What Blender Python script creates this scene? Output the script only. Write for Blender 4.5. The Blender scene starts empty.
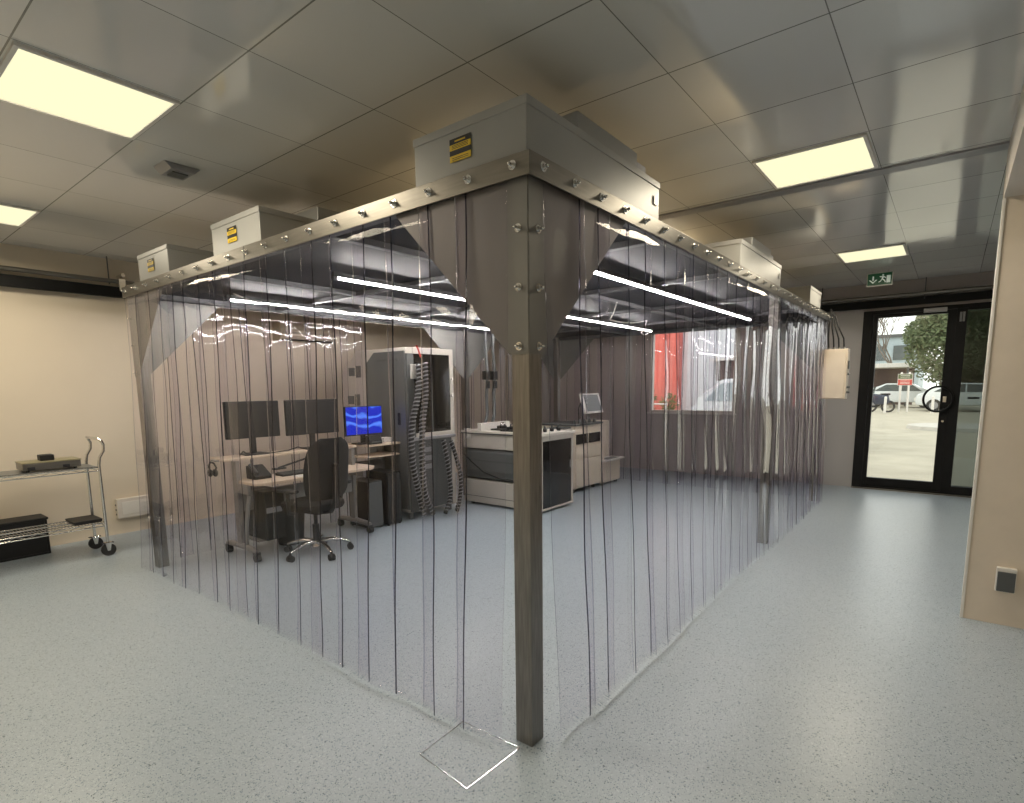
import bpy, bmesh, math, random
from mathutils import Vector, Matrix
random.seed(7)
S = bpy.context.scene
C = S.collection
PI = math.pi
V = Vector
# ------------------------------------------------------------------ camera
cam_d = bpy.data.cameras.new('camera'); cam = bpy.data.objects.new('camera', cam_d); C.objects.link(cam)
CR = V((0.61993326, -0.78455358, -0.01258697)); CU = V((0.11545321, 0.07533775, 0.99045181)); CF = V((0.77611424, 0.61546722, -0.13728361))
cam.matrix_world = Matrix(((CR.x, CU.x, -CF.x, -1.7403), (CR.y, CU.y, -CF.y, -1.2793), (CR.z, CU.z, -CF.z, 1.5078), (0, 0, 0, 1)))
cam_d.sensor_width = 36.0
cam_d.lens = 555.16 / 1024 * 36
cam_d.shift_x = (512 - 509.8) / 1024
cam_d.shift_y = (464.46 - 401.5) / 1024
cam_d.clip_start = 0.02; cam_d.clip_end = 300
S.camera = cam
# ------------------------------------------------------------------ view, world, light
S.view_settings.view_transform = 'Standard'; S.view_settings.look = 'None'
S.view_settings.gamma = 1.0; S.view_settings.use_curve_mapping = False
S.view_settings.exposure = 0.0
S.render.engine = 'CYCLES'
S.cycles.transparent_max_bounces = 48
S.cycles.max_bounces = 12
S.cycles.caustics_reflective = False; S.cycles.caustics_refractive = False
S.cycles.sample_clamp_indirect = 6.0
S.cycles.use_denoising = True
w = bpy.data.worlds.new('overcast_sky'); S.world = w; w.use_nodes = True
wn = w.node_tree.nodes; wl = w.node_tree.links
wb = wn['Background']
wg = wn.new('ShaderNodeTexCoord'); wm = wn.new('ShaderNodeMapping'); wm.inputs['Scale'].default_value = (2, 2, 5)
wt = wn.new('ShaderNodeTexNoise'); wt.inputs['Scale'].default_value = 1.5
wr = wn.new('ShaderNodeValToRGB'); wr.color_ramp.elements[0].color = (.88, .90, .88, 1); wr.color_ramp.elements[1].color = (1, .99, .95, 1)
wl.new(wg.outputs['Generated'], wm.inputs[0]); wl.new(wm.outputs[0], wt.inputs['Vector']); wl.new(wt.outputs[0], wr.inputs[0]); wl.new(wr.outputs[0], wb.inputs[0])
wb.inputs[1].default_value = 2.3
PANEL_W = 27.0          # watts of each ceiling panel
LED_S = 150.0             # strength of the LED tubes
LAMP_COL = (1.0, .885, .68)
# ------------------------------------------------------------------ materials
def node_mat(name):
    m = bpy.data.materials.new(name); m.use_nodes = True
    return m, m.node_tree.nodes, m.node_tree.links
def mat(name, col, rough=.5, metal=0., var=.06, scale=8., bump=0., spec=.5, emit=None, es=1., stretch=None, coat=0.):
    m, n, l = node_mat(name)
    b = n['Principled BSDF']
    tc = n.new('ShaderNodeTexCoord'); mp = n.new('ShaderNodeMapping')
    if stretch: mp.inputs['Scale'].default_value = stretch
    no = n.new('ShaderNodeTexNoise'); no.inputs['Scale'].default_value = scale; no.inputs['Detail'].default_value = 4
    l.new(tc.outputs['Object'], mp.inputs[0]); l.new(mp.outputs[0], no.inputs['Vector'])
    r = n.new('ShaderNodeValToRGB')
    r.color_ramp.elements[0].position = .3; r.color_ramp.elements[1].position = .7
    r.color_ramp.elements[0].color = tuple(max(0, c * (1 - var)) for c in col) + (1,)
    r.color_ramp.elements[1].color = tuple(min(1, c * (1 + var)) for c in col) + (1,)
    l.new(no.outputs[0], r.inputs[0]); l.new(r.outputs[0], b.inputs['Base Color'])
    b.inputs['Roughness'].default_value = rough; b.inputs['Metallic'].default_value = metal
    b.inputs['Specular IOR Level'].default_value = spec
    if coat: b.inputs['Coat Weight'].default_value = coat; b.inputs['Coat Roughness'].default_value = .05
    if bump:
        bp = n.new('ShaderNodeBump'); bp.inputs['Strength'].default_value = bump; bp.inputs['Distance'].default_value = .01
        l.new(no.outputs[0], bp.inputs['Height']); l.new(bp.outputs[0], b.inputs['Normal'])
    if emit:
        b.inputs['Emission Color'].default_value = tuple(emit) + (1,); b.inputs['Emission Strength'].default_value = es
    return m
def clear_mat(name, tint, f0=.04, rough=.02, haze=0., hazecol=(.6, .6, .6), k=1.0):
    m, n, l = node_mat(name)
    n.remove(n['Principled BSDF']); out = n['Material Output']
    g = n.new('ShaderNodeNewGeometry'); d = n.new('ShaderNodeVectorMath'); d.operation = 'DOT_PRODUCT'
    l.new(g.outputs['Normal'], d.inputs[0]); l.new(g.outputs['Incoming'], d.inputs[1])
    a = n.new('ShaderNodeMath'); a.operation = 'ABSOLUTE'; l.new(d.outputs['Value'], a.inputs[0])
    s = n.new('ShaderNodeMath'); s.operation = 'SUBTRACT'; s.inputs[0].default_value = 1; s.use_clamp = True; l.new(a.outputs[0], s.inputs[1])
    p = n.new('ShaderNodeMath'); p.operation = 'POWER'; p.inputs[1].default_value = 7 if name.startswith('clear_pvc') else 5; l.new(s.outputs[0], p.inputs[0])
    mm = n.new('ShaderNodeMath'); mm.operation = 'MULTIPLY_ADD'; mm.inputs[1].default_value = (1 - f0) * k; mm.inputs[2].default_value = f0
    l.new(p.outputs[0], mm.inputs[0])
    t = n.new('ShaderNodeBsdfTransparent'); t.inputs[0].default_value = tint + (1,)
    gl = n.new('ShaderNodeBsdfGlossy'); gl.inputs['Roughness'].default_value = rough; gl.inputs['Color'].default_value = (1, 1, 1, 1)
    x = n.new('ShaderNodeMixShader'); l.new(mm.outputs[0], x.inputs[0])
    if haze:
        df = n.new('ShaderNodeBsdfDiffuse'); df.inputs[0].default_value = hazecol + (1,)
        hx = n.new('ShaderNodeMixShader'); hx.inputs[0].default_value = haze
        l.new(t.outputs[0], hx.inputs[1]); l.new(df.outputs[0], hx.inputs[2]); l.new(hx.outputs[0], x.inputs[1])
    else: l.new(t.outputs[0], x.inputs[1])
    l.new(gl.outputs[0], x.inputs[2]); l.new(x.outputs[0], out.inputs[0])
    return m
def emis(name, col, s):
    m, n, l = node_mat(name); n.remove(n['Principled BSDF'])
    e = n.new('ShaderNodeEmission'); e.inputs[0].default_value = tuple(col) + (1,); e.inputs[1].default_value = s
    l.new(e.outputs[0], n['Material Output'].inputs[0]); return m

M = {}
M['steel'] = mat('brushed_stainless_steel', (.235, .22, .195), .34, 1., .10, 6, stretch=(1, 1, 14))
M['steel_post'] = mat('dull_stainless_steel', (.24, .225, .21), .36, 1., .16, 7, stretch=(14, 14, 1))
M['gusset'] = mat('grey_steel_sheet', (.21, .205, .195), .5, .55, .06, 4)
M['chrome'] = mat('polished_chrome', (.75, .74, .72), .16, 1., .03)
M['ffu'] = mat('galvanised_white_sheet', (.36, .36, .35), .38, .15, .05, 3)
M['ffu_dark'] = mat('filter_face_grey', (.07, .07, .08), .6, 0, .1, 30)
M['roof'] = mat('smoked_roof_sheet', (.045, .045, .052), .6, 0, .15, 3, spec=.2)
M['frame_lt'] = mat('pale_aluminium', (.30, .30, .31), .4, .5, .06)
M['black'] = mat('black_powder_coat', (.006, .006, .006), .55, 0, .3, spec=.25)
M['blackplastic'] = mat('black_plastic', (.010, .010, .011), .5, 0, .2, spec=.4)
M['rubber'] = mat('black_rubber', (.02, .02, .02), .7, 0, .2)
M['fabric'] = mat('dark_grey_fabric', (.009, .009, .0095), .9, 0, .3, 120, bump=.3)
M['wood'] = mat('pale_birch_laminate', (.62, .50, .38), .45, 0, .10, 5, stretch=(1, 12, 1))
M['cover'] = mat('cream_bounce_sheet', (.34, .29, .21), .6, 0, .05)  # pale sheet added to throw lamp light back up at the ceiling
M['accase'] = mat('yellowed_plastic', (.44, .37, .27), .5, 0, .03)
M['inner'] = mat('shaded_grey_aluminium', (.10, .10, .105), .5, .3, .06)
M['machwhite'] = mat('pale_machine_paint', (.52, .48, .43), .45, 0, .03, 3)
M['white'] = mat('off_white_paint', (.66, .61, .55), .4, 0, .03, 3)
M['whitep'] = mat('white_plastic', (.72, .69, .64), .45, 0, .03)
M['beige'] = mat('beige_paint', (.66, .57, .46), .5, 0, .03)
M['greydesk'] = mat('grey_metal_desk_frame', (.26, .25, .24), .4, .3, .05)
M['dkgrey'] = mat('dark_grey_panel', (.085, .09, .09), .35, 0, .08, 3)
M['mdgrey'] = mat('mid_grey_panel', (.105, .11, .11), .30, 0, .06, 3)
M['screen'] = mat('dark_screen_back', (.02, .02, .021), .35, 0, .1, spec=.35)
M['smoked'] = mat('smoked_glass', (.012, .011, .010), .06, 0, .1, spec=.6)
M['yellow'] = mat('yellow_label', (.72, .50, .02), .5, 0, .04)
M['ink'] = mat('black_label_ink', (.012, .012, .015), .5, 0, .1)
M['red'] = mat('red_plastic', (.55, .05, .035), .4, 0, .05)
M['green'] = mat('exit_sign_green', (.010, .07, .03), .4, 0, .05, emit=(.01, .10, .04), es=.12)
M['exitwhite'] = mat('exit_sign_white', (.7, .75, .7), .4, 0, .03, emit=(.6, .7, .6), es=.25)
M['pvc'] = clear_mat('clear_pvc_sheet', (.966, .956, .974), f0=.010, rough=.03)
M['pvcedge'] = clear_mat('blue_tinted_pvc_edge', (.16, .16, .26), f0=.05, rough=.1)
M['pvc_side'] = clear_mat('pale_pvc_edge', (.80, .80, .86), f0=.14, rough=.12)
M['glass'] = clear_mat('window_glass', (.955, .97, .96), f0=.045, rough=.0)
M['sideglass'] = clear_mat('tinted_side_glass', (.40, .43, .42), f0=.06, rough=.0)
M['panel_glow'] = emis('lamp_diffuser', (1.0, .955, .62), 1.06)
M['led'] = emis('led_tube', (1, .97, .90), LED_S)
M['brass'] = mat('bronze_green_lid', (.30, .27, .16), .4, .5, .08)
M['asphalt'] = mat('tan_paving', (.42, .385, .30), .9, 0, .12, 1.2, bump=.2)  # tan is the paving's own colour
M['leaf'] = mat('evergreen_leaves', (.10, .13, .055), .8, 0, .5, 20)
M['leaf2'] = mat('yellow_green_leaves', (.20, .20, .07), .8, 0, .5, 20)
M['bark'] = mat('grey_bark', (.18, .15, .12), .9, 0, .2)
M['redwall'] = mat('red_cladding', (.80, .20, .15), .6, 0, .06, 2)
M['greywall'] = mat('pale_grey_cladding', (.72, .75, .76), .6, 0, .05, 2)
M['bluewall'] = mat('pale_blue_cladding', (.42, .50, .53), .6, 0, .05, 2)
M['brownwall'] = mat('dark_brown_fill', (.13, .09, .085), .7, 0, .1, 4)  # dark brown, also drawn as the unlit inside of the warehouse opening
M['concrete'] = mat('pale_concrete', (.5, .48, .43), .9, 0, .1, 6)
M['carwhite'] = mat('white_car_paint', (.72, .76, .76), .25, 0, .02, coat=.6)
M['carglass'] = mat('dark_car_glass', (.10, .12, .12), .08, 0, .05)
M['bluedark'] = mat('dark_blue_paint', (.02, .03, .06), .2, 0, .1, coat=.6)

# floor: vinyl with chips
m, n, l = node_mat('speckled_blue_vinyl'); b = n['Principled BSDF']
tc = n.new('ShaderNodeTexCoord')
def chips(scale, thr, seedoff):
    mp = n.new('ShaderNodeMapping'); mp.inputs['Location'].default_value = (seedoff, seedoff * 1.7, 0)
    l.new(tc.outputs['Object'], mp.inputs[0])
    ns = n.new('ShaderNodeTexNoise'); ns.inputs['Scale'].default_value = scale * .6; l.new(mp.outputs[0], ns.inputs['Vector'])
    ad = n.new('ShaderNodeMixRGB'); ad.blend_type = 'ADD'; ad.inputs[0].default_value = .02
    l.new(mp.outputs[0], ad.inputs[1]); l.new(ns.outputs['Color'], ad.inputs[2])
    vo = n.new('ShaderNodeTexVoronoi'); vo.inputs['Scale'].default_value = scale; l.new(ad.outputs[0], vo.inputs['Vector'])
    sp = n.new('ShaderNodeSeparateColor'); l.new(vo.outputs['Color'], sp.inputs[0])
    lt = n.new('ShaderNodeMath'); lt.operation = 'LESS_THAN'; lt.inputs[1].default_value = thr; l.new(sp.outputs[0], lt.inputs[0])
    l2 = n.new('ShaderNodeMath'); l2.operation = 'LESS_THAN'; l2.inputs[1].default_value = .42; l.new(vo.outputs['Distance'], l2.inputs[0])
    mu = n.new('ShaderNodeMath'); mu.operation = 'MULTIPLY'; l.new(lt.outputs[0], mu.inputs[0]); l.new(l2.outputs[0], mu.inputs[1])
    return mu
base = n.new('ShaderNodeTexNoise'); base.inputs['Scale'].default_value = 1.1; l.new(tc.outputs['Object'], base.inputs['Vector'])
br = n.new('ShaderNodeValToRGB'); br.color_ramp.elements[0].color = (.34, .40, .455, 1); br.color_ramp.elements[1].color = (.385, .44, .49, 1)
l.new(base.outputs[0], br.inputs[0]); prev = br.outputs[0]
for sc, th, so, col in ((165, .26, 0, (.13, .18, .24)), (120, .07, 5, (.08, .11, .14)), (180, .20, 11, (.50, .57, .60))):
    c_ = chips(sc, th, so); mx = n.new('ShaderNodeMixRGB'); l.new(c_.outputs[0], mx.inputs[0]); l.new(prev, mx.inputs[1]); mx.inputs[2].default_value = col + (1,); prev = mx.outputs[0]
l.new(prev, b.inputs['Base Color']); b.inputs['Roughness'].default_value = .33; b.inputs['Specular IOR Level'].default_value = .6
M['floor'] = m
# walls
M['wall'] = mat('beige_wall_paint', (.70, .61, .485), .75, 0, .02, 2, bump=.02)
M['wallgrey'] = mat('grey_wall_panel', (.42, .40, .385), .5, 0, .02, 2)
M['wallfar'] = mat('taupe_wall_paint', (.46, .42, .40), .7, 0, .02, 2)
# ceiling tiles with joints
T = .625; GX = .1678; GY = -.19; CZ = 2.872
m, n, l = node_mat('metal_ceiling_tiles'); b = n['Principled BSDF']
tc = n.new('ShaderNodeTexCoord'); sx = n.new('ShaderNodeSeparateXYZ'); l.new(tc.outputs['Object'], sx.inputs[0])
def joint(sock, off, period, width):
    a = n.new('ShaderNodeMath'); a.operation = 'SUBTRACT'; a.inputs[1].default_value = off; l.new(sock, a.inputs[0])
    q = n.new('ShaderNodeMath'); q.operation = 'DIVIDE'; q.inputs[1].default_value = period; l.new(a.outputs[0], q.inputs[0])
    f = n.new('ShaderNodeMath'); f.operation = 'FRACT'; l.new(q.outputs[0], f.inputs[0])
    s = n.new('ShaderNodeMath'); s.operation = 'SUBTRACT'; s.inputs[1].default_value = .5; l.new(f.outputs[0], s.inputs[0])
    ab = n.new('ShaderNodeMath'); ab.operation = 'ABSOLUTE'; l.new(s.outputs[0], ab.inputs[0])
    g = n.new('ShaderNodeMath'); g.operation = 'GREATER_THAN'; g.inputs[1].default_value = .5 - width / period; l.new(ab.outputs[0], g.inputs[0])
    return g, f, q
jx, fx, qx = joint(sx.outputs[0], GX, T, .0035); jy, fy, qy = joint(sx.outputs[1], GY, T, .0022)
mxj = n.new('ShaderNodeMath'); mxj.operation = 'MAXIMUM'; l.new(jx.outputs[0], mxj.inputs[0]); l.new(jy.outputs[0], mxj.inputs[1])
# each tile a slightly different tilt and tone
fl1 = n.new('ShaderNodeMath'); fl1.operation = 'FLOOR'; l.new(qx.outputs[0], fl1.inputs[0])
fl2 = n.new('ShaderNodeMath'); fl2.operation = 'FLOOR'; l.new(qy.outputs[0], fl2.inputs[0])
cx_ = n.new('ShaderNodeCombineXYZ'); l.new(fl1.outputs[0], cx_.inputs[0]); l.new(fl2.outputs[0], cx_.inputs[1])
wn_ = n.new('ShaderNodeTexWhiteNoise'); wn_.noise_dimensions = '3D'; l.new(cx_.outputs[0], wn_.inputs['Vector'])
rp = n.new('ShaderNodeValToRGB'); rp.color_ramp.elements[0].color = (.70, .69, .66, 1); rp.color_ramp.elements[1].color = (.76, .75, .72, 1)
l.new(wn_.outputs['Value'], rp.inputs[0])
mx = n.new('ShaderNodeMixRGB'); mx.inputs[2].default_value = (.22, .22, .20, 1); l.new(mxj.outputs[0], mx.inputs[0]); l.new(rp.outputs[0], mx.inputs[1])
l.new(mx.outputs[0], b.inputs['Base Color'])
sb = n.new('ShaderNodeVectorMath'); sb.operation = 'SUBTRACT'; sb.inputs[1].default_value = (.5, .5, .5); l.new(wn_.outputs['Color'], sb.inputs[0])
scv = n.new('ShaderNodeVectorMath'); scv.operation = 'SCALE'; scv.inputs['Scale'].default_value = .010; l.new(sb.outputs[0], scv.inputs[0])
ge = n.new('ShaderNodeNewGeometry'); ad = n.new('ShaderNodeVectorMath'); ad.operation = 'ADD'; l.new(ge.outputs['Normal'], ad.inputs[0]); l.new(scv.outputs[0], ad.inputs[1])
nz = n.new('ShaderNodeTexNoise'); nz.inputs['Scale'].default_value = 2.2; l.new(tc.outputs['Object'], nz.inputs['Vector'])
bp = n.new('ShaderNodeBump'); bp.inputs['Strength'].default_value = .12; bp.inputs['Distance'].default_value = .012; l.new(nz.outputs[0], bp.inputs['Height']); l.new(ad.outputs[0], bp.inputs['Normal'])
l.new(bp.outputs[0], b.inputs['Normal'])
b.inputs['Roughness'].default_value = .09; b.inputs['Metallic'].default_value = .1; b.inputs['Specular IOR Level'].default_value = .6
M['ceiling'] = m
# ribbed two-tone hose colouring comes from two meshes (core and helix)
# desktop picture for the lit monitor
m, n, l = node_mat('blue_desktop_screen'); n.remove(n['Principled BSDF'])
tc = n.new('ShaderNodeTexCoord'); wv = n.new('ShaderNodeTexWave'); wv.wave_type = 'RINGS'; wv.inputs['Scale'].default_value = 2.4; wv.inputs['Distortion'].default_value = 11; wv.inputs['Detail'].default_value = 2; wv.inputs['Detail Scale'].default_value = 1.2
l.new(tc.outputs['Object'], wv.inputs['Vector'])
r = n.new('ShaderNodeValToRGB'); r.color_ramp.elements[0].color = (.015, .03, .50, 1); r.color_ramp.elements[0].position = .60
r.color_ramp.elements[1].color = (.10, .26, .95, 1)
l.new(wv.outputs[0], r.inputs[0]); e = n.new('ShaderNodeEmission'); l.new(r.outputs[0], e.inputs[0]); e.inputs[1].default_value = 1.1
l.new(e.outputs[0], n['Material Output'].inputs[0]); M['desktop'] = m

# ------------------------------------------------------------------ builders
WLOC = {}
class MB:
    def __init__(s): s.bm = bmesh.new(); s.mi = 0
    def _mark(s, faces):
        for f in faces: f.material_index = s.mi
    def box(s, lo, hi, bev=0., seg=2):
        lo = V(lo); hi = V(hi); d = hi - lo; c = (hi + lo) / 2
        mtx = Matrix.Translation(c) @ Matrix.Diagonal((abs(d.x), abs(d.y), abs(d.z), 1))
        r = bmesh.ops.create_cube(s.bm, size=1, matrix=mtx)
        fs = list({f for v in r['verts'] for f in v.link_faces})
        s._mark(fs)
        if bev:
            es = list({e for v in r['verts'] for e in v.link_edges})
            q = bmesh.ops.bevel(s.bm, geom=es, offset=min(bev, min(abs(d.x), abs(d.y), abs(d.z)) * .45), segments=seg, affect='EDGES', profile=.5)
            s._mark(q['faces'])
        return s
    def obox(s, p0, p1, w, h, bev=0., up=(0, 0, 1)):
        """bar of section w x h between two points"""
        p0 = V(p0); p1 = V(p1); z = (p1 - p0); L = z.length; z.normalize()
        u = V(up); x = u.cross(z)
        if x.length < 1e-4: x = V((1, 0, 0))
        x.normalize(); y = z.cross(x)
        mtx = Matrix(((x.x, y.x, z.x, 0), (x.y, y.y, z.y, 0), (x.z, y.z, z.z, 0), (0, 0, 0, 1)))
        mtx = Matrix.Translation((p0 + p1) / 2) @ mtx @ Matrix.Diagonal((w, h, L, 1))
        r = bmesh.ops.create_cube(s.bm, size=1, matrix=mtx); s._mark({f for v in r['verts'] for f in v.link_faces})
        if bev:
            es = list({e for v in r['verts'] for e in v.link_edges})
            q = bmesh.ops.bevel(s.bm, geom=es, offset=bev, segments=2, affect='EDGES', profile=.5); s._mark(q['faces'])
        return s
    def cyl(s, p0, p1, r, r2=None, seg=16):
        p0 = V(p0); p1 = V(p1); d = p1 - p0
        mtx = Matrix.Translation((p0 + p1) / 2) @ d.to_track_quat('Z', 'Y').to_matrix().to_4x4()
        q = bmesh.ops.create_cone(s.bm, cap_ends=True, segments=seg, radius1=r, radius2=r if r2 is None else r2, depth=d.length, matrix=mtx)
        s._mark({f for v in q['verts'] for f in v.link_faces}); return s
    def sph(s, c, r, sc=(1, 1, 1), seg=16):
        q = bmesh.ops.create_uvsphere(s.bm, u_segments=seg, v_segments=seg // 2, radius=r, matrix=Matrix.Translation(c) @ Matrix.Diagonal(tuple(sc) + (1,)))
        s._mark({f for v in q['verts'] for f in v.link_faces}); return s
    def tube(s, pts, r, seg=8, closed=False):
        pts = [V(p) for p in pts]; n_ = len(pts); rings = []
        prevx = None
        for i, p in enumerate(pts):
            a = pts[(i - 1) % n_] if (closed or i) else p; b_ = pts[(i + 1) % n_] if (closed or i < n_ - 1) else p
            t = (b_ - a).normalized()
            if prevx is None:
                x = t.cross(V((0, 0, 1)));
                if x.length < 1e-3: x = t.cross(V((1, 0, 0)))
            else: x = prevx - t * prevx.dot(t)
            x.normalize(); prevx = x; y = t.cross(x)
            rr = r[i] if isinstance(r, (list, tuple)) else r
            rings.append([s.bm.verts.new(p + (x * math.cos(2 * PI * k / seg) + y * math.sin(2 * PI * k / seg)) * rr) for k in range(seg)])
        fs = []
        for i in range(n_ if closed else n_ - 1):
            A_, B_ = rings[i], rings[(i + 1) % n_]
            for k in range(seg): fs.append(s.bm.faces.new((A_[k], A_[(k + 1) % seg], B_[(k + 1) % seg], B_[k])))
        if not closed: fs.append(s.bm.faces.new(list(reversed(rings[0])))); fs.append(s.bm.faces.new(rings[-1]))
        s._mark(fs); return s
    def prism(s, poly, axis, a, b_, bev=0.):
        """poly: 2-D points in the plane of the other two axes, extruded along axis from a to b"""
        def P(u, v_, w_):
            return {'x': (w_, u, v_), 'y': (u, w_, v_), 'z': (u, v_, w_)}[axis]
        v0 = [s.bm.verts.new(P(u, v_, a)) for u, v_ in poly]; v1 = [s.bm.verts.new(P(u, v_, b_)) for u, v_ in poly]
        fs = [s.bm.faces.new(v0), s.bm.faces.new(list(reversed(v1)))]
        k = len(poly)
        for i in range(k): fs.append(s.bm.faces.new((v0[i], v1[i], v1[(i + 1) % k], v0[(i + 1) % k])))
        s._mark(fs)
        if bev:
            es = list({e for f in fs for e in f.edges})
            q = bmesh.ops.bevel(s.bm, geom=es, offset=bev, segments=2, affect='EDGES', profile=.5); s._mark(q['faces'])
        return s
    def build(s, name, mats, parent=None, smooth=False):
        bm = s.bm
        bmesh.ops.recalc_face_normals(bm, faces=bm.faces[:])
        xs = [v.co for v in bm.verts]
        lo = V((min(c.x for c in xs), min(c.y for c in xs), min(c.z for c in xs))); hi = V((max(c.x for c in xs), max(c.y for c in xs), max(c.z for c in xs)))
        org = V(((lo.x + hi.x) / 2, (lo.y + hi.y) / 2, lo.z))
        if name in ('floor', 'ceiling', 'speckled_floor_infill'): org = V((0, 0, 0))
        bmesh.ops.translate(bm, verts=bm.verts[:], vec=-org)
        me = bpy.data.meshes.new(name); bm.to_mesh(me); bm.free()
        if not isinstance(mats, (list, tuple)): mats = [mats]
        for q in mats: me.materials.append(M[q] if isinstance(q, str) else q)
        if smooth:
            for p in me.polygons: p.use_smooth = True
            try: me.set_sharp_from_angle(angle=math.radians(38))
            except Exception: pass
        o = bpy.data.objects.new(name, me); C.objects.link(o)
        if parent is not None:
            o.parent = parent; o.location = org - WLOC[parent.name]
        else: o.location = org
        WLOC[o.name] = org
        return o
def tag(o, label, cat, group=None, kind=None):
    if label: o['label'] = label
    if cat: o['category'] = cat
    if group: o['group'] = group
    if kind: o['kind'] = kind
    return o
def thing(name, loc, label, cat, group=None):
    o = bpy.data.objects.new(name, None); o.empty_display_size = .1; C.objects.link(o); o.location = loc
    WLOC[o.name] = V(loc); return tag(o, label, cat, group)
def struct(name, mb, mats, label=None, cat=None, smooth=False):
    o = mb.build(name, mats, smooth=smooth); o['kind'] = 'structure'
    o['label'] = label or name.replace('_', ' '); o['category'] = cat or name.split('_')[0]
    return o
def children(o): return [c for c in bpy.data.objects if c.parent == o]
def copy_tree(o, parent=None, mapping=None):
    c = o.copy(); C.objects.link(c)
    if parent is not None: c.parent = parent
    for ch in children(o): copy_tree(ch, c)
    return c

H = 2.354; A = 6.31; B = 4.066; YL = 5.64; XD = 7.68
XB = -5.2; YB = -5.4; YW = -1.43; XW = 2.74
# ------------------------------------------------------------------ room shell
struct('floor', MB().box((XB - .1, YB - .1, -.1), (XD + .12, YL + .1, 0)), 'floor', 'blue grey speckled vinyl floor', 'floor')
struct('ceiling', MB().box((XB - .1, YB - .1, CZ), (XD + .12, YL + .1, CZ + .08)), 'ceiling', 'grey metal tile ceiling', 'ceiling')
struct('wall_left', MB().box((XB - .1, YL, 0), (XD + .1, YL + .12, CZ)), 'wall', 'beige wall behind the wire trolley', 'wall')
struct('wall_back', MB().box((XB - .12, YB, 0), (XB, YL, CZ)), 'wall', 'wall behind the camera', 'wall')
struct('wall_side', MB().box((XB, YB - .12, 0), (XD, YB, CZ)), 'wall', 'side wall behind the camera', 'wall')
# door wall with openings: window y 1.49..2.97 z 1.04..2.46 ; door y -1.75..-.22 z 0..2.5
wb_ = MB()
x0, x1 = XD, XD + .12
wb_.box((x0, 2.97, 0), (x1, YL + .1, CZ)); wb_.box((x0, 1.49, 0), (x1, 2.97, 1.04)); wb_.box((x0, 1.49, 2.46), (x1, 2.97, CZ))
wb_.box((x0, .16, 0), (x1, 1.49, CZ)); wb_.box((x0, -1.86, 2.50), (x1, .16, CZ)); wb_.box((x0, YB - .1, 0), (x1, -1.86, CZ))
struct('wall_far', wb_, 'wallfar', 'taupe wall with the window behind the curtain', 'wall')
struct('wall_panel', MB().box((x0 - .012, -.22, 0), (x1, .16, 2.5)), 'wallgrey', 'grey wall panel left of the glass door', 'wall')
# right wall block
struct('wall_right', MB().box((XW, YB, 0), (XW + .12, YW, CZ)), 'beige', 'beige wall corner at the right edge', 'wall')
struct('trim_1', MB().box((XW - .006, YW - .012, 0), (XW + .035, YW + .004, 2.567), .002), 'whitep', 'white corner trim of the beige wall at the right', 'trim')
struct('trim_2', MB().box((XB, YW - .30, 2.567), (XW, YW, CZ)), 'white', 'boxed ceiling beam running towards the right wall', 'trim')
struct('trim_3', MB().box((2.715, YW, CZ - .012), (2.83, YL, CZ)), 'frame_lt', 'metal strip across the ceiling beyond the second light', 'trim')
struct('baseboard_left', MB().box((XB, YL - .006, 0), (XD, YL, .02)), 'wall', 'thin skirting at the foot of the beige wall', 'baseboard')
# ceiling tile lines beyond the strip
# ------------------------------------------------------------------ ceiling lights
def panel(i, j, label):
    x = GX + i * T; y = GY + j * T
    t = thing('ceiling_light', (x + T / 2, y + T / 2, CZ - .02), label, 'ceiling light', 'square ceiling light panels')
    f = MB(); z0, z1 = CZ - .014, CZ - .0005; e_ = .012; q = .03
    f.box((x + e_, y + e_, z0), (x + T - e_, y + q, z1)).box((x + e_, y + T - q, z0), (x + T - e_, y + T - e_, z1))
    f.box((x + e_, y + q, z0), (x + q, y + T - q, z1)).box((x + T - q, y + q, z0), (x + T - e_, y + T - q, z1))
    f.build('frame', 'whitep', t)
    MB().box((x + q, y + q, CZ - .010), (x + T - q, y + T - q, CZ - .001)).build('diffuser', 'panel_glow', t)
    L = bpy.data.lights.new('panel_light', 'AREA'); L.shape = 'SQUARE'; L.size = T - .07; L.energy = PANEL_W; L.color = LAMP_COL; L.spread = math.radians(170)
    lo = bpy.data.objects.new('panel_light', L); C.objects.link(lo); lo.parent = t; lo.location = (0, 0, .0085)
LBL = {(-2, 3): 'large glowing square ceiling light at the top left', (3, -1): 'glowing square ceiling light above the aisle at the right, the larger one',
       (8, -1): 'small glowing ceiling light nearest the exit sign', (-2, 7): 'glowing ceiling light cut by the left edge, above the wire trolley',
       (3, 3): 'ceiling light above the enclosure, hidden behind the corner fan unit',
       (8, 3): 'ceiling light above the far middle of the enclosure',
       (-7, -1): 'ceiling light behind the camera, nearest the aisle line', (-7, 3): 'ceiling light behind the camera towards the trolley',
       (-2, -5): 'ceiling light beyond the boxed beam beside the camera', (-7, 7): 'ceiling light in the back corner behind the trolley side'}
for (i, j), lb in LBL.items(): panel(i, j, lb)
# small detector on the ceiling
t = thing('motion_detector', (-.15, 2.57, CZ), 'low white detector on the ceiling above the left fan units', 'detector')
MB().prism([(-.25, 2.872), (-.21, 2.835), (-.08, 2.835), (-.04, 2.872)], 'y', 2.49, 2.66, .004).build('cover', 'frame_lt', t)
MB().box((-.19, 2.53, 2.828), (-.10, 2.62, 2.836), .003).build('lens', 'dkgrey', t)

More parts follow.
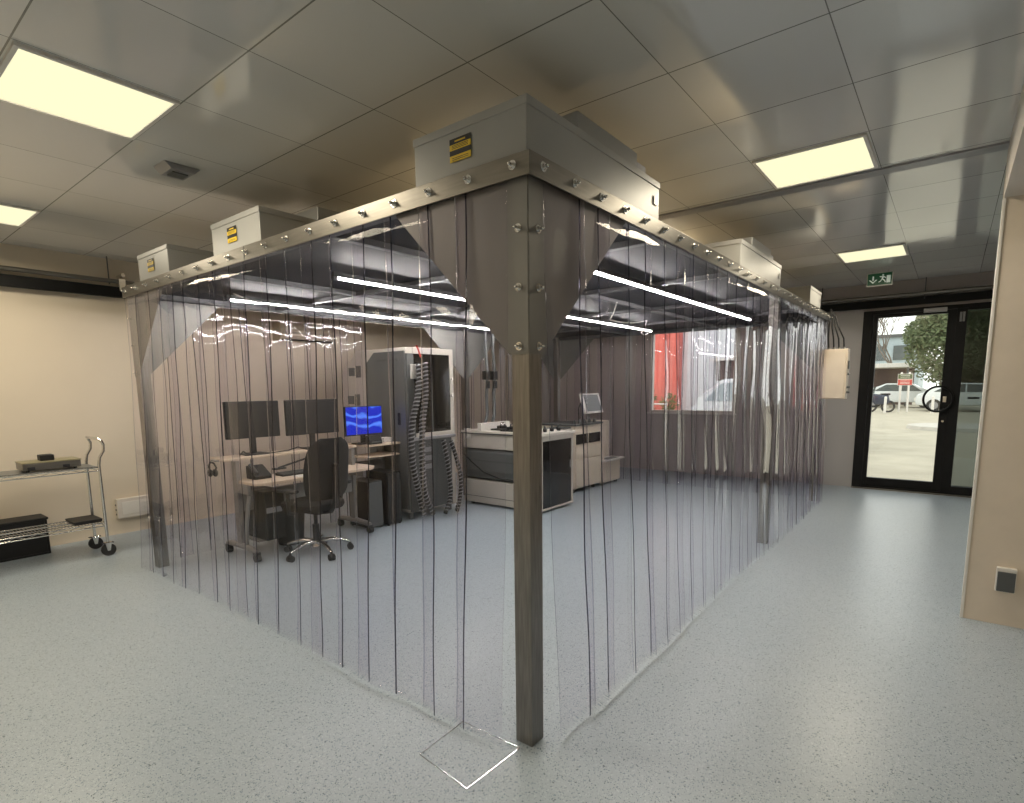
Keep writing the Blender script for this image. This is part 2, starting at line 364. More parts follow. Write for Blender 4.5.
# ------------------------------------------------------------------ enclosure
enc = thing('cleanroom_enclosure', (A / 2, B / 2, 0), 'stainless steel cleanroom enclosure frame with bolted beams and corner posts', 'enclosure')
BH = .083
def beam(lo, hi, nm='beam'):
    return MB().box(lo, hi, .0015).build(nm, 'steel', enc)
def bolt_mb(p, d, s=1.0):
    """dome bolt with washer, d = outward unit vector"""
    p = V(p); d = V(d); m_ = MB()
    m_.cyl(p - d * .002, p + d * .003, .0125 * s, seg=18).cyl(p + d * .003, p + d * .012, .0085 * s, seg=6).cyl(p + d * .012, p + d * .022, .0045 * s, seg=12)
    m_.sph(p + d * .022, .0046 * s, seg=10); return m_
bl = beam((-.026, -.026, H - BH), (-.018, B + .026, H)); br_ = beam((-.018, -.026, H - BH), (A + .026, -.018, H))
bb = beam((-.018, B + .018, H - BH), (A + .018, B + .026, H)); ba = beam((A + .018, -.018, H - BH), (A + .026, B + .018, H))
for k in range(19):
    y = .05 + .2205 * k
    if y < B: bolt_mb((-.026, y, H - .038), (-1, 0, 0), 1.45).build('bolt', 'chrome', bl, True)
for k in range(29):
    x = .06 + .2205 * k
    if x < A: bolt_mb((x, -.026, H - .038), (0, -1, 0), 1.45).build('bolt', 'chrome', br_, True)
# joint in left beam
MB().box((-.0275, 2.062, H - BH), (-.026, 2.066, H)).build('joint', 'dkgrey', bl)
# inner tubes, posts
PW = .085
def post(x, y, sx_, sy_):
    return MB().box((x, y, 0), (x + sx_ * PW, y + sy_ * PW, H - .004), .003).box((x + sx_ * .004, y + sy_ * .004, .0), (x + sx_ * (PW - .004), y + sy_ * (PW - .004), .006)).build('post', 'steel_post', enc)
p0 = post(0, 0, 1, 1); p1 = post(0, B, 1, -1); p2 = post(A, 0, -1, 1); p3 = post(A, B, -1, -1)
p4 = post(3.79, 0, 1, 1); p5 = post(3.93, B, 1, -1)
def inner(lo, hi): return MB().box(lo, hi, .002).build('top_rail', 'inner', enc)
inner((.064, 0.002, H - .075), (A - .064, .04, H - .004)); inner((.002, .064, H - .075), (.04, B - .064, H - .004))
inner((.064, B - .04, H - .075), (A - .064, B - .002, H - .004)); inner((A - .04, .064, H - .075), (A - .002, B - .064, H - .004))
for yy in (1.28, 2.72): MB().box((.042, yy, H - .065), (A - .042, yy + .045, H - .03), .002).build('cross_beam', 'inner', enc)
for xx in (1.25, 2.55, 3.9, 5.15): MB().box((xx, .042, H - .065), (xx + .05, B - .042, H - .0305), .002).build('cross_beam', 'inner', enc)
MB().box((.0, .0, H - .028), (A, B, H - .006)).build('roof_panel', 'roof', enc)
MB().box((.001, .001, H - .006), (A - .001, B - .001, H - .001)).build('roof_bounce_sheet', 'cover', enc)  # unseen sheet added on the roof, bounces the hidden lamp's light onto the ceiling
# gusset plates (on post outer faces) : triangles in z 1.64..2.28
def gus(kind, c, o, s_, L=.75):
    """kind 'x': plate in plane x=c, runs along y from o in direction s_"""
    zt = H - BH + .01
    poly = [(o, zt), (o + s_ * L, zt), (o + s_ * .092, 1.635), (o, 1.635)]
    m_ = MB()
    m_.prism(poly, kind, c, c + (.003 if c < 1 else -.003)); return m_.build('gusset_plate', 'gusset', enc)
g1 = gus('x', -.0032, 0, 1, .74); g2 = gus('y', -.0032, 0, 1, .78)
g3 = gus('x', -.0032, B, -1, .74); g4 = gus('y', B + .0032, 0, 1, .74)
g5 = gus('y', -.0032, A, -1, .74); g6 = gus('x', A + .0032, 0, 1, .74)
g7 = gus('y', B + .0032, A, -1, .74); g8 = gus('x', A + .0032, B, -1, .74)
for z in (2.10, 1.885, 1.665):
    bolt_mb((-.0034, .044, z), (-1, 0, 0), 1.3).build('bolt', 'chrome', g1, True); bolt_mb((.058, -.0034, z), (0, -1, 0), 1.3).build('bolt', 'chrome', g2, True)
for z in (2.10, 1.885, 1.665): bolt_mb((-.0034, B - .044, z), (-1, 0, 0)).build('bolt', 'chrome', g3, True)
MB().prism([(3.2, H - BH), (4.72, H - BH), (4.02, 1.635), (3.92, 1.635)], 'y', B - .067, B - .064).build('gusset_plate', 'gusset', enc)

# fan filter units on the roof
def label_on(parent, x, y0_, z0_, wy, hz, normal='x'):
    m_ = MB(); hh = hz / 4
    def q(a0, a1, b0, b1, mi, t_):
        m_.mi = mi; m_.box((x - t_, y0_ + a0 * wy, z0_ + b0 * hh), (x, y0_ + a1 * wy, z0_ + b1 * hh))
    q(0, 1, 3, 4, 1, .0012); q(0, 1, 2, 3, 0, .0012); q(0, 1, 1.1, 2, 1, .0012); q(0, 1, 0, 1.1, 0, .0012)
    q(.25, .75, 3.35, 3.6, 0, .0016)
    for b0 in (2.25, 2.5, 2.75, .3, .6): q(.12, .88, b0, b0 + .09, 1, .0016)
    return m_.build('warning_label', ['yellow', 'ink'], parent)
def ffu(x0, x1, y0, y1, label, lab=True, fan=True, h=.212):
    z0 = H + .001; zt = z0 + h
    t = thing('fan_filter_unit', ((x0 + x1) / 2, (y0 + y1) / 2, z0), label, 'fan filter unit', 'fan filter units on the enclosure roof')
    hb = MB().box((x0, y0, z0), (x1, y1, zt - .035), .003).build('housing', 'ffu', t)
    MB().box((x0 - .004, y0 - .004, zt - .0365), (x1 + .004, y1 + .004, zt - .004), .003).box((x0 + .01, y0 + .01, zt - .005), (x1 - .01, y1 - .01, zt)).build('lid', 'ffu', t)
    for k in range(4): pass
    if lab: label_on(hb, x0 - .0045, y0 + .27 * (y1 - y0) / .6, z0 + .06, .115, .088)
    if fan:
        f = MB().box((x0 + .41, y0 + .035, zt), (x0 + .98, y0 + .48, zt + .095), .006).build('fan_box', 'ffu', t)
        MB().box((x0 + .985, y0 + .04, zt), (x0 + 1.09, y0 + .20, zt + .06), .004).build('cable_box', 'frame_lt', t)
    MB().box((x1 - .075, y0 - .0065, z0 + .085), (x1 - .03, y0 - .0035, z0 + .13), .001).build('rating_plate', 'frame_lt', hb)
    return t
ffu(.012, 1.185, .012, .612, 'large grey fan filter unit on the near corner of the roof')
ffu(.012, 1.2, 1.93, 2.53, 'fan filter unit with yellow label halfway along the left beam', fan=True)
ffu(.012, 1.2, 3.235, 3.80, 'fan filter unit at the far left corner of the roof', fan=False)
ffu(2.64, 3.85, .012, .612, 'fan filter unit halfway along the right beam', lab=False)
ffu(5.19, 5.80, .012, .612, 'fan filter unit at the far right end of the roof', lab=False, fan=False)

# strip curtains
def strip(parent, ax, c, out, s0, wd, zt, zb, side, fold=0., flare=.08, twist=0.):
    """ax 'x': hangs in plane x=c, runs along y; out = +-1 direction outwards"""
    bm = bmesh.new(); e_ = .007
    us = [0, e_ / wd] + [k / 8 for k in range(1, 8)] + [1 - e_ / wd, 1]
    NZ = 26; ph = random.uniform(0, 6.28); ph2 = random.uniform(0, 6.28); a1 = random.uniform(.004, .010) * random.choice((-1, 1)); lean = random.uniform(-.04, .04)
    fr = random.uniform(2.0, 3.4); fq = random.uniform(1.5, 3.5)
    tw = random.uniform(-.02, .02) + twist
    F_, G_ = [], []
    for iz in range(NZ + 1):
        k = iz / NZ; k = k ** .85 if k > 0 else 0; z = zt + (zb - zt) * k; d = zt - z; h_ = d / (zt - zb)
        rowf, rowb = [], []
        for u in us:
            s_ = s0 + u * wd + lean * h_
            n_ = side * .0028 + .0105 + flare * (h_ ** 1.5) * (1 + .2 * math.sin(s0 * 2.1))
            n_ += a1 * (4 * u * (1 - u)) * min(1, h_ * 6) + tw * (u - .5) * h_ ** .7
            n_ += fold * math.sin(u * 2 * PI * .5 * fq + ph) * min(1, 2.2 * h_) + .004 * math.sin(d * fr * 2.2 + ph2 + u * 2.) * min(1, 3 * d)
            n_ += .0018 * math.sin(d * 21 + ph + u * 3) * math.exp(-((d - .28) / .22) ** 2)
            s_ += fold * .6 * math.sin(d * fr + ph)
            for lst, off in ((rowf, .001), (rowb, -.001)):
                nn = c + out * (n_ + off)
                co = (nn, s_, z) if ax == 'x' else (s_, nn, z)
                lst.append(bm.verts.new(co))
        F_.append(rowf); G_.append(rowb)
    nu = len(us)
    for iz in range(NZ):
        for k in range(nu - 1):
            edge = 1 if (k == 0 and s0 > .1) else (2 if k == nu - 2 else 0)
            for R in (F_, G_):
                f = bm.faces.new((R[iz][k], R[iz][k + 1], R[iz + 1][k + 1], R[iz + 1][k])); f.material_index = edge; f.smooth = True
        for k in (0, nu - 1):
            f = bm.faces.new((F_[iz][k], G_[iz][k], G_[iz + 1][k], F_[iz + 1][k])); f.material_index = 1 if (k == 0 and s0 > .1) else 2
    for k in range(nu - 1):
        for iz in (0, NZ):
            f = bm.faces.new((F_[iz][k], F_[iz][k + 1], G_[iz][k + 1], G_[iz][k])); f.material_index = 0
    q = MB(); q.bm.free(); q.bm = bm
    o = q.build('strip', ['pvc', 'pvcedge', 'pvc_side'], parent)
    return o
def curtain(ax, c, out, a, b_, label, foldfn=None, flare=.08, step=.2205, wd=.275):
    base_ = (c, (a + b_) / 2, 0) if ax == 'x' else ((a + b_) / 2, c, 0)
    t = thing('strip_curtain', base_, label, 'strip curtain', 'clear strip curtains around the enclosure')
    s = a; k = 0
    while s < b_ - .1:
        fo = foldfn(s) if foldfn else 0
        w_ = min(wd + random.uniform(-.01, .025), b_ - s + .02)
        strip(t, ax, c, out, s + (random.uniform(-.03, .03) if k else 0), w_, H - .012, .008 + random.uniform(0, .012), (k % 2) * 2 - 1, fo, flare)
        s += step; k += 1
    return t
curtain('x', 0, -1, .088, B - .02, 'clear plastic strip curtain hanging from the left beam', flare=.072)
curtain('y', 0, -1, .088, A - .05, 'clear plastic strip curtain hanging from the right beam along the aisle', foldfn=lambda s: 0 if s < 3.5 else min(.024, (s - 3.5) * .02), flare=.062)
curtain('y', B, 1, .05, 2.35, 'clear plastic strip curtain at the back, behind the twin monitors', flare=.05)
curtain('y', B, 1, 3.70, A - .02, 'clear plastic strip curtain at the back, behind the white machine', foldfn=lambda s: .008, flare=.03)
curtain('x', A, 1, .09, B - .05, 'clear plastic strip curtain on the far side, before the window', foldfn=lambda s: .006, flare=.03)

# LED tubes under the roof
def led(y, x0, x1, label):
    t = thing('led_tube_light', ((x0 + x1) / 2, y, 2.25), label, 'tube light', 'LED tube lights under the enclosure roof')
    MB().box((x0 - .02, y - .020, 2.2585), (x1 + .02, y + .020, 2.268), .002).box((x0 - .02, y - .02, 2.268), (x1 + .02, y + .02, H - .066), .002).build('housing', 'mdgrey', t)
    MB().cyl((x0, y, 2.25), (x1, y, 2.25), .0065, seg=10).build('tube', 'led', t, True)
    m_ = MB()
    for x in (x0, x1): m_.cyl((x - .015, y, 2.25), (x + .015, y, 2.25), .015, seg=10)
    m_.build('end_cap', 'frame_lt', t)
led(.63, .95, 5.2, 'glowing LED tube nearest the aisle under the enclosure roof')
led(2.03, .57, 5.6, 'glowing middle LED tube under the enclosure roof')
led(3.44, .52, 4.1, 'glowing LED tube nearest the beige wall under the enclosure roof')
# hanging wires below the roof: thin pale cables
for pts, lb in (([(.5, 3.3, 2.28), (.9, 3.1, 2.2), (1.4, 3.2, 2.24), (2.0, 3.05, 2.19), (2.6, 3.2, 2.25), (3.2, 3.0, 2.2), (3.9, 3.1, 2.26)], 'thin white cable sagging under the roof above the desk'),
                ([(3.0, 1.2, 2.27), (3.6, 1.6, 2.2), (4.3, 1.5, 2.24), (5.0, 1.9, 2.18), (5.7, 2.1, 2.25)], 'thin white cable sagging under the roof before the window')):
    pp = [V(p) for p in pts]; fine = []
    for a_, b_ in zip(pp, pp[1:]):
        for k in range(6): q = k / 6; fine.append(a_.lerp(b_, q) - V((0, 0, .03 * math.sin(q * PI))))
    tag(MB().tube(fine, .006, 6).build('hanging_cable', 'whitep', None, True), lb, 'cable')

# ------------------------------------------------------------------ curtain rails along the walls
t = thing('wall_rail', (-2, YL - .1, 2.48), 'black curtain track with silver rail along the beige wall', 'rail')
MB().box((XB + .1, YL - .10, 2.48), (.47, YL - .05, 2.585), .004).build('track', 'black', t)
MB().cyl((XB + .1, YL - .11, 2.635), (.55, YL - .11, 2.635), .022, seg=14).build('rail_tube', 'steel', t, True)
for x in (-3, -1.2, .33): MB().cyl((x, YL - .11, 2.6), (x, YL - .11, CZ), .006, seg=8).build('hanger_rod', 'dkgrey', t, True)
MB().box((.40, YL - .16, 2.54), (.46, YL - .08, 2.66), .004).cyl((.43, YL - .2, 2.69), (.43, YL - .05, 2.69), .018).build('end_bracket', 'chrome', t)
t = thing('door_rail', (XD - .1, -.6, 2.53), 'black curtain track with silver rail above the glass door', 'rail')
MB().box((XD - .09, -2.6, 2.535), (XD - .03, .85, 2.635), .004).build('track', 'black', t)
MB().cyl((XD - .11, -2.6, 2.672), (XD - .11, 1.2, 2.672), .022, seg=14).build('rail_tube', 'steel', t, True)
for y in (-.9, .3): MB().cyl((XD - .11, y, 2.6), (XD - .11, y, CZ), .006, seg=8).build('hanger_rod', 'dkgrey', t, True)

# ------------------------------------------------------------------ door
dx0, dx1 = XD - .03, XD + .09
d1 = thing('door_1', (XD, -.78, 0), None, None); d1['kind'] = 'structure'; d1['label'] = 'black framed glass entrance door'; d1['category'] = 'door'
f = MB()
f.box((dx0, -.335, 0), (dx1, -.22, 2.5), .004).box((dx0, -1.80, 2.45), (dx1, -.335, 2.5), .003).box((dx0, -1.80, 0), (dx1, -.335, .03), .003)
f.box((dx0 + .002, -1.36, .03), (dx1, -1.2505, 2.45), .004)
f.build('door_frame', 'black', d1)
lf = MB()
lx0, lx1 = XD - .02, XD + .05
lf.box((lx0, -.395, .035), (lx1, -.34, 2.445), .003).box((lx0, -1.255, .035), (lx1, -1.16, 2.445), .003).box((lx0, -1.16, 2.40), (lx1, -.395, 2.445), .003).box((lx0, -1.16, .035), (lx1, -.395, .16), .003)
leaf = lf.build('door_leaf', 'black', d1)
MB().box((XD + .01, -1.16, .16), (XD + .016, -.395, 2.40)).build('glass_pane', 'glass', leaf)
ring = [(XD - .075, -1.135 + .155 * math.cos(a * PI / 20), 1.285 + .165 * math.sin(a * PI / 20)) for a in range(40)]
hm = MB().tube(ring, .014, 8, True).cyl((XD - .075, -1.20, 1.42), (XD - .015, -1.20, 1.42), .012).cyl((XD - .075, -1.20, 1.15), (XD - .015, -1.20, 1.15), .012)
hm.build('door_handle', 'black', leaf, True)
MB().box((XD - .032, -1.225, 1.24), (XD - .018, -1.185, 1.32), .002).cyl((XD - .04, -1.205, 1.28), (XD - .03, -1.205, 1.28), .012).build('lock_plate', 'chrome', leaf)
MB().cyl((XD - .034, -1.205, .99), (XD - .018, -1.205, .99), .014).build('lock_cylinder', 'chrome', leaf, True)
MB().box((XD - .07, -1.15, 2.42), (XD - .02, -.90, 2.475), .005).build('door_closer', 'frame_lt', d1)
MB().cyl((XD - .036, -1.295, 2.28), (XD - .036, -1.295, 2.40), .012).cyl((XD - .036, -1.325, 2.28), (XD - .036, -1.325, 2.40), .012).build('hinge', 'frame_lt', d1)
MB().box((XD + .02, -1.80, .12), (XD + .026, -1.36, 2.42)).build('side_glass', 'sideglass', d1)
MB().box((dx0, -1.80, .03), (dx1, -1.36, .12)).box((dx0, -1.80, 2.42), (dx1, -1.36, 2.45)).box((dx0, -1.86, 0), (dx1, -1.80, 2.5)).build('side_frame', 'black', d1)
MB().box((XD - .02, -1.56, 1.285), (XD + .0, -1.44, 1.31), .002).build('letter_slot', 'black', d1)
MB().box((XD - .08, -1.80, 0), (XD - .03, -.22, .015), .003).build('threshold', 'steel', d1)
# window
w1 = thing('window_1', (XD, 2.23, 1.04), None, None); w1['kind'] = 'structure'; w1['label'] = 'wide white window seen through the curtain'; w1['category'] = 'window'
f = MB()
for lo, hi in (((XD - .01, 1.49, 1.04), (XD + .09, 1.53, 2.46)), ((XD - .01, 2.93, 1.04), (XD + .09, 2.97, 2.46)), ((XD - .01, 1.53, 1.04), (XD + .09, 2.93, 1.08)), ((XD - .01, 1.53, 2.42), (XD + .09, 2.93, 2.46))): f.box(lo, hi, .003)
f.build('window_frame', 'white', w1)
MB().box((XD - .05, 1.46, 1.015), (XD + .0, 3.0, 1.04), .003).build('window_sill', 'whitep', w1)
MB().box((XD + .03, 1.53, 1.08), (XD + .036, 2.93, 2.42)).build('glass_pane', 'glass', w1)

# exit sign
t = thing('exit_sign', (6.6, -.48, CZ), 'green emergency exit sign with arrow and running man hanging before the door', 'exit sign')
MB().box((6.592, -.612, 2.684), (6.617, -.345, 2.842), .003).build('sign_body', 'whitep', t)
MB().box((6.588, -.603, 2.695), (6.592, -.354, 2.833)).build('sign_face', 'green', t)
m_ = MB()
xa, xb = 6.585, 6.588
def quad(pts): m_.prism(pts, 'x', xa, xb)
# arrow (left half as seen : larger y is left)
cy_, cz_ = -.412, 2.762
quad([(cy_ - .008, cz_ + .04), (cy_ + .008, cz_ + .04), (cy_ + .008, cz_ - .01), (cy_ - .008, cz_ - .01)])
quad([(cy_ - .045, cz_ - .003), (cy_, cz_ - .048), (cy_ + .045, cz_ - .003), (cy_ + .028, cz_ - .003), (cy_, cz_ - .028), (cy_ - .028, cz_ - .003)])
# door and running man
quad([(-.59, 2.715), (-.55, 2.715), (-.55, 2.80), (-.59, 2.80)])
hd = MB
m_.cyl((xa, -.512, 2.808), (xb, -.512, 2.808), .010, seg=14)
quad([(-.522, 2.796), (-.505, 2.796), (-.498, 2.762), (-.515, 2.758)])
quad([(-.522, 2.795), (-.517, 2.783), (-.543, 2.768), (-.546, 2.776)]); quad([(-.505, 2.794), (-.500, 2.782), (-.478, 2.788), (-.478, 2.797)])
quad([(-.515, 2.762), (-.503, 2.757), (-.528, 2.738), (-.534, 2.748)]); quad([(-.534, 2.748), (-.526, 2.742), (-.536, 2.718), (-.545, 2.722)])
quad([(-.508, 2.764), (-.498, 2.760), (-.483, 2.738), (-.495, 2.736)]); quad([(-.495, 2.742), (-.484, 2.738), (-.468, 2.732), (-.470, 2.724), (-.492, 2.732)])
m_.build('pictogram', 'exitwhite', t)
m_ = MB()
for y in (-.40, -.56): m_.cyl((6.605, y, 2.84), (6.605, y, CZ), .004, seg=6)
m_.build('hanger_rod', 'chrome', t)

# socket on right wall
t = thing('wall_socket', (XW, -1.62, .22), 'dark square wall socket with white surround on the beige wall at right', 'socket')
MB().box((XW - .035, -1.672, .222), (XW, -1.577, .372), .004).build('back_box', 'whitep', t)
MB().box((XW - .045, -1.668, .226), (XW - .035, -1.583, .350), .004).build('cover', 'dkgrey', t)
# trunking box on left wall
t = thing('socket_box', (.32, YL, .17), 'long white socket box low on the beige wall beside the trolley', 'socket box')
MB().box((.195, YL - .07, .175), (.60, YL, .385), .006).build('box_body', 'white', t)
MB().box((.235, YL - .075, .215), (.56, YL - .069, .35), .003).build('cover', 'whitep', t)
m_ = MB()
for z in (.22, .27, .32): m_.cyl((.194, YL - .035, z), (.188, YL - .035, z), .01, seg=10)
m_.build('cable_gland', 'dkgrey', t)
# AC unit
t = thing('air_conditioner', (2.5, YL, 2.14), 'cream wall air conditioner seen through the curtain above the monitors', 'air conditioner')
MB().prism([(YL, 2.38), (YL - .20, 2.38), (YL - .22, 2.20), (YL - .16, 2.14), (YL, 2.14)], 'x', 2.10, 2.88, .01).build('housing', 'accase', t)
MB().box((2.13, YL - .208, 2.142), (2.85, YL - .15, 2.160)).build('air_slot', 'black', t)
MB().box((2.12, YL - .223, 2.24), (2.86, YL - .219, 2.244)).build('panel_gap', 'dkgrey', t)

# control box at the far right end
t = thing('control_box', (A - .05, -.13, 1.31), 'beige control box hung on the far end of the right curtain', 'control box')
bx = MB().box((6.17, -.255, 1.315), (6.33, .03, 1.925), .006).build('box_body', 'beige', t)
MB().box((6.155, -.235, 1.325), (6.17, .01, 1.915), .004).build('box_door', 'beige', t)
m_ = MB()
for z in (1.40, 1.46): m_.cyl((6.24, -.255, z), (6.24, -.29, z), .014)
m_.cyl((6.24, -.255, 1.62), (6.24, -.275, 1.62), .016).box((6.22, -.27, 1.68), (6.26, -.255, 1.78), .003)
m_.build('side_connector', 'dkgrey', t, True)
m_ = MB()
for k in range(4):
    y = -.2 + .055 * k
    m_.tube([(6.24, y, 1.925), (6.24, y + .01, 2.05), (6.25, y * .6, 2.2), (6.27, y * .3 - .02, 2.34), (6.3, -.02, 2.42)], .009, 6)
m_.build('cable', 'blackplastic', t, True)
m_ = MB()
for k in range(4): m_.cyl((6.24, -.2 + .055 * k, 1.92), (6.24, -.2 + .055 * k, 1.95), .014)
m_.build('cable_gland', 'chrome', t)

# floor hatch outline
t = thing('floor_hatch', (-.19, .2, 0), 'square steel floor hatch outline on the floor beside the near post', 'floor hatch')
m_ = MB(); q0 = [(-.32, .345), (-.042, .357), (-.033, .04), (-.347, .053)]
for a_, b_ in zip(q0, q0[1:] + q0[:1]): m_.obox(a_ + (.001,), b_ + (.001,), .004, .002)
m_.build('frame', 'chrome', t)

# ------------------------------------------------------------------ trolley
t = thing('wire_trolley', (-.5, 4.97, 0), 'chrome wire shelf trolley with a curved handle against the beige wall', 'trolley')
X0, X1, Y0, Y1 = -.98, -.13, 4.79, 5.16
for x in (X0, X1):
    for y in (Y0, Y1): MB().cyl((x, y, .13), (x, y, .86), .0125, seg=14).build('post', 'chrome', t, True)
def shelf(z):
    m_ = MB()
    for zz in (z, z - .03):
        m_.tube([(X0, Y0, zz), (X1, Y0, zz), (X1, Y1, zz), (X0, Y1, zz)], .005, 6, True)
    k = X0 + .03
    while k < X1 - .01: m_.cyl((k, Y0, z + .003), (k, Y1, z + .003), .0022, seg=6); k += .024
    for y in (Y0 + .12, Y1 - .12): m_.cyl((X0, y, z - .003), (X1, y, z - .003), .004, seg=6)
    n_ = 12
    for y in (Y0, Y1): m_.tube([(X0 + (X1 - X0) * q / n_, y, z - .015 + (.012 if q % 2 else -.012)) for q in range(n_ + 1)], .0025, 5)
    return m_.build('shelf', 'chrome', t, True)
shelf(.83); shelf(.315)
MB().box((X0 + .02, Y0 + .01, .837), (X1 - .015, Y1 - .01, .841)).build('shelf_mat', 'mdgrey', t)
for x, s_ in ((X1, 1), (X0, -1)):
    pts = []
    for y in (Y0, Y1): pass
    prof = [(x, .85), (x + s_ * .01, .92), (x + s_ * .045, .98), (x + s_ * .05, 1.04), (x + s_ * .035, 1.075)]
    path = [(px, Y0, pz) for px, pz in prof] + [(x + s_ * .022, Y0 + .02, 1.09), (x + s_ * .022, Y1 - .02, 1.09)] + [(px, Y1, pz) for px, pz in reversed(prof)]
    MB().tube(path, .0125, 10).build('handle', 'chrome', t, True)
for x in (X0, X1):
    for y in (Y0, Y1):
        cst = MB().box((x - .028, y - .028, .118), (x + .028, y + .028, .13), .004).prism([(x - .025, .118), (x + .025, .118), (x + .012, .05), (x - .012, .05)], 'y', y - .017, y - .013).prism([(x - .025, .118), (x + .025, .118), (x + .012, .05), (x - .012, .05)], 'y', y + .013, y + .017).build('castor_fork', 'chrome', t)
        MB().cyl((x, y - .013, .058), (x, y + .013, .058), .058, seg=24).build('wheel', 'rubber', cst, True)
        MB().box((x - .05, y - .02, .118), (x + .045, y + .02, .126), .004).build('brake_pedal', 'blackplastic', cst)
t = thing('instrument_box', (-.47, 4.95, .841), 'flat silver instrument box with a black knob on the trolley top', 'instrument')
MB().box((-.655, 4.83, .856), (-.25, 5.08, .915), .005).build('box_body', 'steel', t)
MB().box((-.66, 4.825, .915), (-.245, 5.085, .925), .004).build('lid', 'brass', t)
MB().box((-.52, 4.9, .925), (-.42, 5.0, .975), .006).build('knob', 'blackplastic', t)
m_ = MB()
for x in (-.60, -.36): m_.box((x - .025, 4.822, .858), (x + .025, 4.83, .885), .002)
m_.build('latch', 'ink', t)
m_ = MB()
for x in (-.62, -.29):
    for y in (4.86, 5.04): m_.cyl((x, y, .841), (x, y, .858), .012)
m_.build('foot', 'rubber', t)
tag(MB().prism([(-.35, .322), (-.15, .322), (-.14, .352), (-.36, .352)], 'y', 4.82, 5.10, .003).build('tray', 'blackplastic'), 'flat black tray at the right end of the lower trolley shelf', 'tray')
t = thing('storage_crate', (-.72, 5.45, 0), 'black plastic crate on the floor behind the trolley', 'crate')
m_ = MB(); m_.box((-1.02, 5.34, .0), (-.44, 5.58, .02)).box((-1.02, 5.34, .02), (-1.0, 5.58, .33), .004).box((-.46, 5.34, .02), (-.44, 5.58, .33), .004).box((-1.0, 5.34, .02), (-.46, 5.36, .33), .004).box((-1.0, 5.56, .02), (-.46, 5.58, .33), .004)
m_.build('crate_body', 'blackplastic', t)
MB().box((-1.03, 5.33, .33), (-.43, 5.59, .352), .006).build('lid', 'blackplastic', t)
tag(MB().cyl((-.90, 4.9, .841), (-.90, 4.9, .875), .05).build('tape_roll', 'blackplastic', None, True), 'black roll at the left end of the trolley top', 'tape roll')

# ------------------------------------------------------------------ desk with twin monitors
t = thing('workstation_desk', (1.2, 3.75, 0), 'two-level birch desk on grey T-legs with castors, carrying the twin monitors', 'desk')
DX0, DX1 = .50, 1.93
MB().prism([(DX0 + .10, 3.42), (DX0 + .16, 3.36), (DX1 - .1, 3.36), (DX1, 3.46), (DX1, 3.80), (DX0 + .10, 3.80)], 'z', .685, .71, .004).build('lower_top', 'wood', t)
MB().box((DX0, 3.74, .885), (DX1, 4.0, .91), .004).build('upper_top', 'wood', t)
for x in (.60, 1.83):
    lg = MB().box((x - .02, 3.68, .10), (x + .02, 3.76, .886), .006).box((x - .018, 3.50, .60), (x + .018, 3.68, .684), .006).build('leg', 'greydesk', t)
    MB().tube([(x, 3.44, .09), (x, 3.5, .10), (x, 3.72, .11), (x, 3.92, .10), (x, 3.99, .09)], [.02, .026, .03, .026, .02], 12).build('foot_bar', 'greydesk', lg, True)
    for y in (3.45, 3.97):
        MB().cyl((x - .022, y, .036), (x + .022, y, .036), .036, seg=20).box((x - .03, y - .015, .05), (x + .03, y + .02, .085), .004).build('castor', 'rubber', lg, True)
MB().tube([(.60, 3.62, .12), (.60, 3.60, .30), (.60, 3.55, .48), (.60, 3.5, .60)], .018, 10).build('leg_brace', 'greydesk', t, True)
MB().box((.62, 3.70, .42), (1.81, 3.73, .60), .004).build('modesty_bar', 'greydesk', t)
# blanket of cables under desktop
def monitor(x0, x1, y, z0, z1, label, face='screen', stand_z=.91, group=None, screen_on=False):
    t = thing('monitor', ((x0 + x1) / 2, y, stand_z), label, 'monitor', group)
    MB().box((x0, y, z0), (x1, y + .03, z1), .005).build('screen_frame', 'blackplastic', t)
    MB().box((x0 + .008, y - .002, z0 + .014), (x1 - .008, y + .0005, z1 - .008)).build('screen', face, t)
    c_ = (x0 + x1) / 2
    MB().box((c_ - .03, y + .03, stand_z + .01), (c_ + .03, y + .05, z0 + .12), .004).build('stand', 'blackplastic', t)
    MB().prism([(c_ - .12, y - .05), (c_ + .12, y - .05), (c_ + .10, y + .12), (c_ - .10, y + .12)], 'z', stand_z + .0005, stand_z + .012, .003).build('stand_base', 'blackplastic', t)
    return t
monitor(.60, 1.12, 3.85, 1.068, 1.412, 'left one of the two dark monitors on the desk', group='twin dark monitors')
monitor(1.19, 1.79, 3.85, 1.06, 1.412, 'right one of the two dark monitors on the desk', group='twin dark monitors')
# desk items
t = thing('keyboard', (1.15, 3.62, .71), 'dark keyboard on the lower desktop', 'keyboard')
MB().prism([(3.55, .711), (3.69, .711), (3.69, .735), (3.55, .722)], 'x', .95, 1.38, .002).build('case', 'blackplastic', t)
m_ = MB()
for r_ in range(5):
    for k in range(15): m_.box((.962 + k * .0275, 3.558 + r_ * .0255, .722 + r_ * .0024), (.985 + k * .0275, 3.578 + r_ * .0255, .731 + r_ * .0024))
o = m_.build('keys', 'dkgrey', t)
m_ = MB(); m_.box((1.02, 3.40, .7105), (1.23, 3.54, .7125)); m_.box((1.10, 3.38, .7127), (1.33, 3.50, .7145)); tag(m_.build('paper_sheets', 'whitep'), 'white paper sheets lying on the lower desktop', 'paper')
t = thing('headset', (.47, 3.9, .70), 'black headset hanging at the left end of the desk', 'headset')
MB().tube([(.455, 3.80 + .0, .80), (.455, 3.77, .84), (.455, 3.81, .875), (.455, 3.88, .88), (.455, 3.92, .84), (.455, 3.90, .79)], .008, 8).build('headband', 'blackplastic', t, True)
